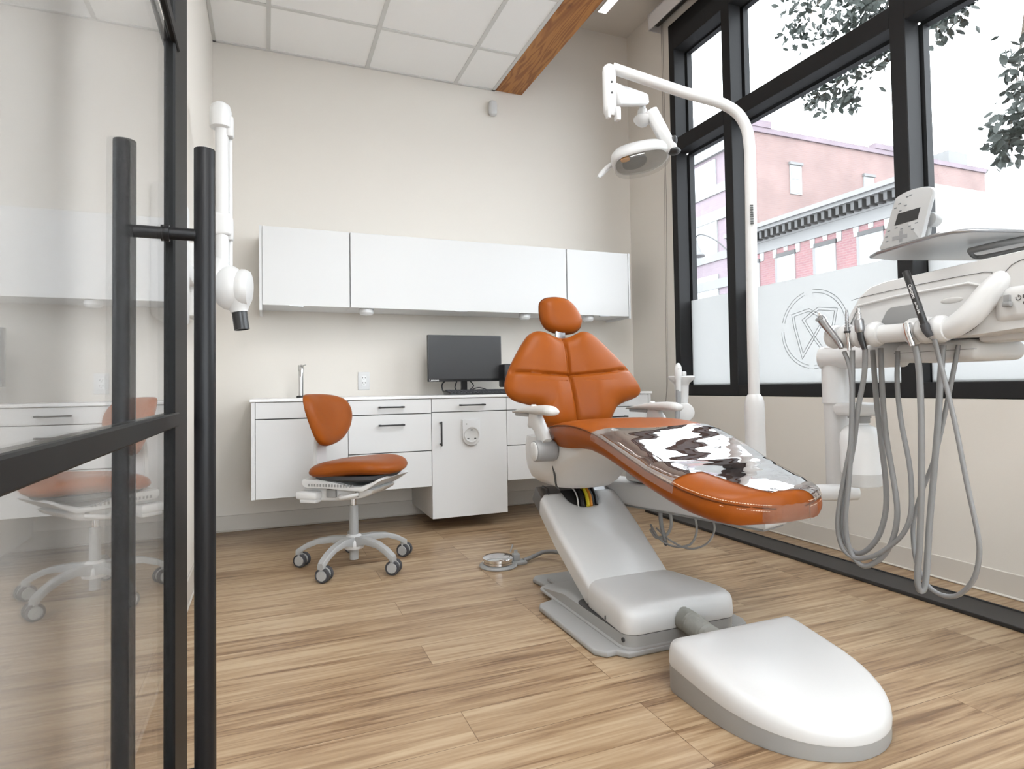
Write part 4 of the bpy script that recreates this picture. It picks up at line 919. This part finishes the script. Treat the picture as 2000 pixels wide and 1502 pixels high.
MB().prism([(-2.845, 1.008), (-2.872, 1.052), (-2.885, 1.060), (-2.975, 1.062), (-2.985, 1.006)], 'X', 1.9805, 1.986, bev=.002).build('panel_niche', 'bezel_grey', hd)
MB().sphere((1.984, -3.055, 1.058), .002, .030, .008).build('panel_badge', 'pad_grey', hd)
MB().box(1.975, 2.20, -3.52, -3.155, .985, 1.075, bev=.02, seg=3).build('control_block', 'chair_white', du)
MB().box(1.968, 1.978, -3.2, -3.186, 1.028, 1.052, bev=.002).box(1.958, 1.972, -3.206, -3.188, 1.022, 1.034, bev=.003).build('power_switch', 'bezel_grey', du)
rg_ = [(1.9738, -3.2165+.0055*math.cos(a), 1.042+.0055*math.sin(a)) for a in [PI*.62+2*PI*.76*k/16 for k in range(17)]]
MB().tube(rg_, .0008, 6).tube([(1.9738, -3.2165, 1.043), (1.9738, -3.2165, 1.049)], .0008, 6).build('power_symbol', 'text_dark', du)
MB().box(1.9735, 1.9745, -3.232, -3.226, 1.04, 1.048).cyl((1.9745, -3.233, 1.028), (1.972, -3.233, 1.028), .006, 12).build('knob_mark', 'text_dark', du)
MB().box(2.05, 2.28, -3.07, -2.835, .900, .958, bev=.024, seg=4).build('lower_pod', 'chair_white', du)
MB().box(2.049, 2.281, -3.066, -2.84, .9287, .9297).build('pod_seam', 'gap_dark', du, smooth=False)
MB().box(2.06, 2.14, -3.19, -3.07, .945, .985, bev=.01).build('pod_bracket', 'chair_white', du)
# instrument bar with cups
MB().tube([(1.952, -2.70, .992), (1.950, -2.80, .985), (1.950, -3.03, .980), (1.950, -3.075, .983), (1.957, -3.115, 1.01), (1.978, -3.150, 1.06), (2.000, -3.172, 1.092), (2.03, -3.185, 1.11)], [.022, .026, .026, .028, .030, .031, .029, .022], 18, smooth=4).build('instrument_bar', 'chair_white', du)
for y, dz in ((-2.722, .003), (-2.768, .001), (-2.812, 0), (-2.862, 0), (-2.978, -.002), (-3.012, -.002), (-3.05, -.002)):
    MB().lathe([(.020, -.020), (.031, -.016), (.0365, -.004), (.0365, .006), (.032, .016), (.020, .019)], (1.948, y, .984+dz), (0, 1, 0), 24).build('holder_cup', 'chair_white', du)
# tray
tp = [(2.000, -2.835), (1.972, -2.94), (1.945, -3.045), (1.952, -3.085), (1.985, -3.115), (2.12, -3.152), (2.62, -3.29), (2.60, -2.94), (2.129, -2.79), (2.03, -2.79)]
tr_ = MB().prism(tp, 'Z', 1.226, 1.230).build('instrument_tray', 'chair_white', du, smooth=False)
MB().tube([(a, b, 1.231) for a, b in tp+tp[:1]], .0055, 10).build('tray_rim', 'steel', tr_)
MB().tube([(2.15, -3.003, 1.212), (2.15, -3.06, 1.214), (2.17, -3.12, 1.218), (2.22, -3.22, 1.222)], .009, 10, smooth=3).tube([(2.15, -3.003, 1.212), (2.20, -2.99, 1.200), (2.20, -3.05, 1.198), (2.22, -3.20, 1.205)], .006, 10, smooth=3).build('tray_handle', 'bezel_grey', du)
MB().tube([(2.20, -3.14, 1.222), (2.20, -3.15, 1.14)], .018, 14).build('tray_post', 'chair_white', du)
# touchpad
tpo = rounded([(-2.846, 1.238), (-2.856, 1.27), (-2.882, 1.365), (-2.893, 1.385), (-2.935, 1.394), (-2.982, 1.388), (-2.998, 1.372), (-2.990, 1.335), (-2.972, 1.25), (-2.970, 1.236), (-2.91, 1.236)], 4)
sh = Matrix(((1, 0, .12, -.12*1.238), (0, 1, 0, 0), (0, 0, 1, 0), (0, 0, 0, 1)))
mb = MB().prism(tpo, 'X', 1.995, 2.011, bev=.003).xf(sh); tpd = mb.build('touchpad', 'panel_grey', du)
mb = MB().prism([(-2.890, 1.300), (-2.958, 1.302), (-2.965, 1.334), (-2.899, 1.333)], 'X', 1.9940, 1.9955).xf(sh); mb.build('display', 'black_plastic', tpd, smooth=False)
mb = MB()
for a, b in ((-2.902, 1.362), (-2.925, 1.376), (-2.935, 1.378), (-2.92, 1.352), (-2.89, 1.352), (-2.905, 1.340), (-2.872, 1.288), (-2.895, 1.292), (-2.912, 1.285), (-2.935, 1.287), (-2.866, 1.272), (-2.945, 1.276), (-2.868, 1.258), (-2.955, 1.292)):
    mb.box(1.9943, 1.9952, a-.004, a+.004, b-.0014, b+.0014)
mb.xf(sh).build('button_mark', 'lamp_lens_grey', tpd, smooth=False)
mb = MB().box(1.9943, 1.9952, -2.916, -2.906, 1.246, 1.280).box(1.9943, 1.9952, -2.93, -2.885, 1.256, 1.267).xf(sh); mb.build('arrow_pad', 'hose_grey', tpd, smooth=False)
MB().cyl((2.03, -2.972, 1.30), (2.06, -2.972, 1.30), .020, 20, bev=.003).tube([(2.045, -2.96, 1.30), (2.05, -2.95, 1.25), (2.055, -2.95, 1.232)], .010, 10).build('touchpad_mount', 'chair_grey', du)

# instruments with their hoses; each can be lifted from its cup
HO = dict(
 a=[(1.925, -2.771, .939), (1.931, -2.785, .886), (1.936, -2.785, .794), (1.942, -2.771, .669), (1.947, -2.741, .56), (1.953, -2.711, .454), (1.958, -2.70, .388), (1.964, -2.708, .332), (1.969, -2.732, .309), (1.975, -2.763, .307), (1.981, -2.807, .326), (1.986, -2.843, .355), (1.992, -2.885, .399), (1.997, -2.91, .456), (2.003, -2.913, .532), (2.008, -2.905, .612), (2.014, -2.881, .727), (2.03, -2.861, .835), (2.05, -2.852, .935)],
 b=[(1.931, -2.795, .941), (1.938, -2.785, .824), (1.944, -2.772, .688), (1.951, -2.752, .542), (1.958, -2.732, .445), (1.964, -2.727, .368), (1.971, -2.738, .313), (1.978, -2.767, .287), (1.984, -2.796, .298), (1.991, -2.832, .334), (1.998, -2.858, .393), (2.004, -2.867, .465), (2.011, -2.854, .552), (2.018, -2.831, .67), (2.024, -2.818, .792), (2.031, -2.811, .947)],
 c=[(1.937, -2.833, .942), (1.944, -2.822, .867), (1.95, -2.792, .763), (1.965, -2.763, .662), (1.972, -2.735, .571), (1.980, -2.704, .471), (1.985, -2.691, .384), (1.990, -2.703, .335), (1.995, -2.737, .314), (2.0, -2.774, .337), (2.008, -2.805, .387), (2.016, -2.822, .462), (2.022, -2.82, .547), (2.028, -2.806, .649), (2.034, -2.789, .791), (2.04, -2.777, .943)],
 d=[(1.925, -2.993, .94), (1.932, -2.997, .868), (1.939, -2.992, .713), (1.946, -2.981, .546), (1.954, -2.966, .404), (1.961, -2.952, .316), (1.968, -2.948, .276), (1.978, -2.949, .264), (1.988, -2.952, .275), (1.994, -2.955, .319), (2.0, -2.964, .455), (2.006, -2.974, .569), (2.012, -2.989, .733), (2.019, -2.995, .851), (2.026, -3.001, .943)],
 e=[(1.925, -3.045, .955), (1.94, -3.047, .899), (1.946, -3.057, .834), (1.951, -3.076, .718), (1.956, -3.093, .588), (1.961, -3.11, .472), (1.967, -3.111, .41), (1.972, -3.094, .343), (1.977, -3.059, .293), (1.982, -3.024, .271), (1.988, -2.983, .269), (2.0, -2.946, .285), (2.012, -2.914, .33), (2.020, -2.901, .396), (2.026, -2.902, .454), (2.03, -2.929, .544), (2.034, -2.957, .617), (2.038, -2.986, .732), (2.042, -3.011, .85), (2.05, -3.027, .942)])
def inst(name, loc, label, cat): return empty(name, loc, label, cat, 'instruments in the delivery bar')
i1 = inst('air_water_syringe', (1.915, -2.77, .96), 'grey metal syringe with two buttons, first instrument at the left end of the bar', 'syringe')
MB().tube([(1.912, -2.775, .948), (1.911, -2.765, .968), (1.910, -2.735, 1.006), (1.909, -2.716, 1.031), (1.908, -2.708, 1.044), (1.908, -2.704, 1.050)], [.0075, .0085, .0115, .013, .0145, .011], 16, smooth=3).build('grip', 'steel', i1)
MB().tube([(1.908, -2.704, 1.048), (1.908, -2.700, 1.058), (1.908, -2.698, 1.066)], [.006, .005, .0025], 10).build('nozzle', 'chrome', i1)
MB().cyl((1.896, -2.704, 1.041), (1.892, -2.703, 1.042), .0055, 12).cyl((1.900, -2.716, 1.046), (1.896, -2.7165, 1.047), .0055, 12).build('button', 'bezel_grey', i1)
MB().tube(HO['a'], .0068, 10, smooth=4).build('hose', 'hose_grey', i1)
i2 = inst('handpiece_coupling', (1.915, -2.79, .98), 'slim ribbed metal coupling with black ring, second instrument on the bar', 'coupling')
MB().lathe([(0, .0), (.0055, 0), (.006, .045), (.008, .05), (.008, .058), (0, .058)], (1.914, -2.799, .940), (0, .06, 1), 14).build('stem', 'chrome', i2)
MB().lathe([(.0105, 0), (.0105, .006), (0, .006)], (1.914, -2.7945, .992), seg=16).build('ring', 'black_plastic', i2)
pr_ = [(.0075, 0), (.0075, .012)]
for k in range(6): z = .012+.008*k; pr_ += [(.0045, z), (.0045, z+.003), (.0062-.0004*k, z+.003), (.0062-.0004*k, z+.007)]
MB().lathe([(0, 0)]+pr_+[(.002, .064), (0, .064)], (1.914, -2.7935, .998), seg=14).build('ribbed_tip', 'steel', i2)
MB().tube(HO['b'], .0078, 10, smooth=4).build('hose', 'hose_grey', i2)
i3 = inst('handpiece_motor', (1.918, -2.838, .98), 'thick metal motor coupling with black foot, third instrument on the bar', 'motor')
MB().lathe([(0, 0), (.011, 0), (.0135, .006), (.0135, .036), (.011, .040), (0, .040)], (1.915, -2.836, .990), (0, .09, 1), 18).build('body', 'steel', i3)
MB().lathe([(0, 0), (.008, 0), (.008, .012), (.004, .012), (.004, .016), (.0075, .016), (.0075, .020), (.004, .020), (.004, .026), (.006, .026), (.006, .034), (0, .034)], (1.915, -2.8325, 1.028), seg=14).build('pin_cluster', 'chrome', i3)
MB().tube([(1.915, -2.8365, .992), (1.914, -2.840, .97), (1.918, -2.847, .940)], [.010, .0095, .0075], 12).build('foot', 'black_plastic', i3)
MB().tube(HO['c'], .0078, 10, smooth=4).build('hose', 'hose_grey', i3)
i4 = inst('metal_coupling', (1.918, -2.99, .97), 'short slanted chrome coupling right of the empty middle of the bar', 'coupling')
MB().tube([(1.910, -2.983, 1.002), (1.909, -2.987, .975), (1.912, -2.995, .940)], [.0105, .010, .0075], 14).build('body', 'chrome', i4)
MB().tube(HO['d'], .0082, 12, smooth=4).build('hose', 'hose_grey', i4)
i5 = inst('scaler_wand', (1.915, -3.02, 1.04), 'black scaler wand with white lettering leaning out of the right cup', 'scaler')
WA, WB = Vector((1.905, -2.988, 1.142)), Vector((1.903, -3.037, .988)); wd_ = (WB-WA).normalized()
MB().cyl(WA, WB, .0092, 20, bev=.001).build('wand', 'black_plastic', i5)
MB().tube([WB+wd_*-.006, WB+wd_*.012, WB+wd_*.028+Vector((.006, 0, 0))], [.0115, .0105, .008], 14).build('grip_sleeve', 'rubber_black', i5)
MB().tube(HO['e'], .0062, 10, smooth=4).build('hose', 'hose_grey', i5)
xl_ = wd_; nl = Vector((-1, -.35, .1)); yl = nl.cross(xl_)
tm = basis(xl_, yl, WA+wd_*.040+nl.normalized()*.0090-yl.normalized()*.004)
text('lettering', 'Cavitron', .0115, tm, 'text_white', i5, .0003)
tm = basis(xl_, yl, WA+wd_*.092+nl.normalized()*.0090-yl.normalized()*.003)
text('lettering', 'Jet Plus 30K', .0068, tm, 'text_white', i5, .0003)

# water bottle hung from a bracket on the post
wb = empty('water_bottle', (2.067, -2.702, .512), 'translucent white water bottle hanging beside the post of the delivery unit, partly behind its hoses', 'bottle')
MB().lathe([(0, .0), (.050, .0), (.056, .006), (.058, .05), (.060, .14), (.058, .168), (.045, .188), (.026, .197), (.026, .208), (0, .208)], (2.067, -2.702, .512), seg=32).build('bottle_body', 'bottle_white', wb)
MB().lathe([(.0585, 0), (.0585, .038)], (2.067, -2.702, .516), seg=32).build('base_band', 'pad_grey', wb)
MB().lathe([(0, 0), (.030, 0), (.030, .016), (.034, .016), (.034, .022), (0, .022)], (2.067, -2.702, .714), seg=24).build('bottle_cap', 'bezel_grey', wb)
bk = MB().box(2.005, 2.13, -2.748, -2.655, .737, .778, bev=.012, seg=3).box(2.075, 2.14, -2.67, -2.59, .742, .772, bev=.01).build('bottle_bracket', 'chair_white', du)
# ================================================================== the street outside
ZG = -.6
tag(MB().box(W+.3, 60, -40, 60, ZG-.1, ZG).box(-30, W+.3, -40, -6.6, ZG-.1, ZG).build('street', 'asphalt', smooth=False), kind='structure')
# low brick building across the street, street front at X = 16, side wall at Y = 7
FX = 16.0
lb = empty('brick_building', (FX, 9.9, ZG), 'low pink brick building with dark dentilled cornice across the street', 'building')
MB().box(FX, 30, 7.0, 13.35, ZG, 5.3).build('wall', 'brick_front', lb, smooth=False)
MB().box(FX+.35, 30, 6.96, 7.3, ZG, 6.2).build('side_wall', 'cream_wall', lb, smooth=False)
MB().box(FX-.05, FX+.4, 6.9, 13.35, 5.28, 5.62).build('frieze', 'stone_grey', lb, smooth=False)
MB().box(FX-.45, FX+.4, 6.8, 13.35, 5.92, 6.02).box(FX-.55, FX+.4, 6.75, 13.35, 6.02, 6.16).box(FX-.08, FX+.4, 6.9, 13.35, 5.62, 5.92).build('cornice', 'stone_grey', lb, smooth=False)
mb = MB()
for k in range(26): y = 6.95+.25*k; mb.box(FX-.38, FX-.06, y, y+.11, 5.68, 5.92)
mb.build('dentil_band', 'lamp_post', lb, smooth=False)
MB().box(FX+.3, 30, 7.2, 13.35, 5.9, 6.0).build('roof', 'roof_grey', lb, smooth=False)
for k in range(5):
    y0 = 7.62+1.53*k-.73*0
    if y0 > 13.0: continue
    w_ = .72
    MB().box(FX-.06, FX+.02, y0-.04, y0+w_+.04, 4.98, 5.10).build('lintel', 'lamp_post', lb, smooth=False)
    fr = MB().box(FX-.03, FX+.01, y0, y0+w_, 3.0, 4.98).build('window', 'stone_white', lb, smooth=False)
    mb = MB().box(FX-.035, FX-.028, y0+.05, y0+w_*.48, 3.05, 4.9).box(FX-.035, FX-.028, y0+w_*.54, y0+w_-.05, 3.05, 4.9); mb.build('window_pane', 'win_pane_pale', fr, smooth=False)
    MB().box(FX-.03, FX+.01, y0+w_, y0+w_+.10, 3.0, 4.98).build('jamb', 'stone_grey', fr, smooth=False)
    for j, yy in enumerate((y0-.20, y0+.29, y0+.76)):
        MB().prism([(yy, 5.12+(.02 if j == 1 else -.12)), (yy+.15, 5.12+(.02 if j == 1 else -.12)), (yy+.17, 5.55 if j == 1 else 5.42), (yy-.02, 5.55 if j == 1 else 5.42)], 'X', FX-.02, FX+.01).build('keystone', 'stone_white', lb, smooth=False)
for k in range(3):
    pass
# tall brick building behind it
tb = empty('brick_building', (FX, 16, ZG), 'taller pale pink brick building rising behind the low brick building', 'building')
MB().box(FX+.1, 30.4, 13.4, 24, ZG, 10.15).build('wall', 'brick_side', tb, smooth=False)
MB().box(FX+.05, 30.5, 13.33, 13.55, 10.15, 10.34).box(FX+.05, 17.8, 13.3, 13.6, 10.34, 10.6).box(23.3, 25.0, 13.3, 13.6, 10.34, 10.55).build('parapet', 'brick_mauve', tb, smooth=False)
for x in (18.72, 22.65):
    MB().box(x-.04, x+.62, 13.30, 13.42, 9.12, 9.22).build('lintel', 'stone_grey', tb, smooth=False)
    fr = MB().box(x, x+.58, 13.36, 13.42, 8.0, 9.12).build('window', 'stone_white', tb, smooth=False)
    MB().box(x+.05, x+.53, 13.345, 13.365, 8.05, 8.52).box(x+.05, x+.53, 13.345, 13.365, 8.58, 9.07).build('window_pane', 'win_pane_pale', fr, smooth=False)
MB().box(FX-.02, FX+.12, 13.4, 24, ZG, 10.0).build('front_wall', 'brick_mauve', tb, smooth=False)
for z0, z1, dx in ((9.42, 10.4, .12), (7.95, 8.3, .03), (6.95, 7.35, .04), (5.45, 5.75, .03), (4.4, 4.75, .05)): MB().box(FX-.05-dx, FX+.1, 13.38, 24, z0, z1).build('stone_band', 'stone_grey', tb, smooth=False)
for z0, z1 in ((8.02, 9.30), (5.75, 6.95), (3.6, 4.95)):
    for yb in (14.25, 16.9, 19.5):
        fr = MB().box(FX-.07, FX+.05, yb, yb+1.55, z0, z1).build('window', 'stone_white', tb, smooth=False)
        mb = MB()
        for j in range(3): mb.box(FX-.075, FX-.065, yb+.1+.49*j, yb+.1+.49*j+.36, z0+.1, z0+(z1-z0)*.62).box(FX-.075, FX-.065, yb+.1+.49*j, yb+.1+.49*j+.36, z0+(z1-z0)*.68, z1-.08)
        mb.build('window_pane', 'win_pane_pale', fr, smooth=False)
MB().box(28.9, 30.2, 14.0, 15.2, 10.2, 11.25).build('roof_box', 'stone_grey', tb, smooth=False)
MB().box(25.6, 28.6, 13.9, 16, 10.1, 10.62).build('roof_shed', 'stone_white', tb, smooth=False)
# street lamps
def street_lamp(x, y, z, dy, label):
    r = empty('street_lamp', (x, y+dy, ZG), label, 'street lamp')
    MB().lathe([(.10, 0), (.10, .4), (.06, .5), (.05, z+1.6-ZG-.0), (0, z+1.62-ZG)], (x, y+dy, ZG), seg=12).build('post', 'lamp_post', r)
    MB().tube([(x, y+dy, z-.5), (x, y+dy*.55, z+.25), (x, y+dy*.2, z+.62), (x, y+.02*dy, z+.66), (x, y, z+.5)], .022, 8, smooth=5).build('arm', 'lamp_post', r)
    MB().lathe([(0, .52), (.05, .50), (.07, .34), (.12, .27), (.17, .12), (.28, .02), (.28, -.02), (0, -.02)], (x, y, z), seg=20).build('bell', 'stone_grey', r)
street_lamp(13.5, 12.42, 5.08, -1.9, 'bell shaped street lamp seen through the narrow left window pane')
# street tree whose leafy twigs hang into the view
tr = empty('street_tree', (7.2, -2.2, ZG), 'street tree with thin dark leafy twigs hanging into the upper window panes', 'tree')
MB().tube([(7.2, -2.2, ZG), (7.15, -2.15, 1.5), (7.0, -2.0, 3.2), (6.7, -1.6, 5.2), (6.4, -1.2, 6.6)], [.16, .13, .11, .08, .04], 12, smooth=4).build('trunk', 'bark', tr)
CL = [((5.6, .66, 4.95), .26, 60), ((5.6, .72, 4.62), .22, 60), ((5.6, .12, 4.42), .34, 150), ((5.6, -.15, 4.42), .25, 90), ((5.6, -.02, 3.97), .24, 110), ((5.6, -.20, 4.02), .20, 80), ((5.6, .50, 3.82), .20, 80), ((5.6, .17, 3.63), .12, 40), ((5.6, .12, 4.1), .10, 20), ((5.6, -.78, 3.92), .22, 110),
      ((5.6, -1.37, 3.24), .17, 50), ((5.6, -1.29, 3.06), .10, 25), ((5.6, -1.29, 2.80), .21, 90), ((5.6, -1.22, 2.66), .16, 60), ((5.6, .30, 3.95), .12, 20), ((5.7, -1.6, 3.0), .35, 120), ((5.8, -1.9, 3.9), .5, 160), ((5.7, -.5, 4.8), .4, 120)]
mb = MB(); tw = MB(); rnd = random.Random(5)
for c, r, n in CL:
    c = Vector(c); hub = Vector((6.5, -1.3, 6.0))
    tw.tube([c, c+(hub-c)*.3+Vector((0, 0, .25)), c+(hub-c)*.65+Vector((0, 0, .25)), hub], [.003, .006, .012, .02], 5, smooth=3)
    for k in range(int(n*1.5)):
        p = c+Vector((rnd.gauss(0, r*.5), rnd.gauss(0, r*.42), rnd.gauss(0, r*.42)))
        d = Vector((rnd.gauss(0, 1), rnd.gauss(0, 1), rnd.gauss(-.6, .8))).normalized(); s_ = Vector((rnd.gauss(0, 1), rnd.gauss(0, 1), rnd.gauss(0, 1))); s_ = (s_-d*s_.dot(d)).normalized()
        l_ = rnd.uniform(.06, .11); w_ = l_*.26; nn = d.cross(s_)*.006
        v = [mb.bm.verts.new(q) for q in (p, p+d*l_*.35+s_*w_, p+d*l_*.7+s_*w_*.8, p+d*l_, p+d*l_*.7-s_*w_*.8, p+d*l_*.35-s_*w_)]
        m1 = mb.bm.verts.new(p+d*l_*.5+nn)
        for i in range(6): mb.bm.faces.new((v[i], v[(i+1) % 6], m1))
lv = mb.build('foliage', 'leaf', tr, smooth=False); lv['kind'] = 'stuff'
tw.build('branchwork', 'bark', tr)
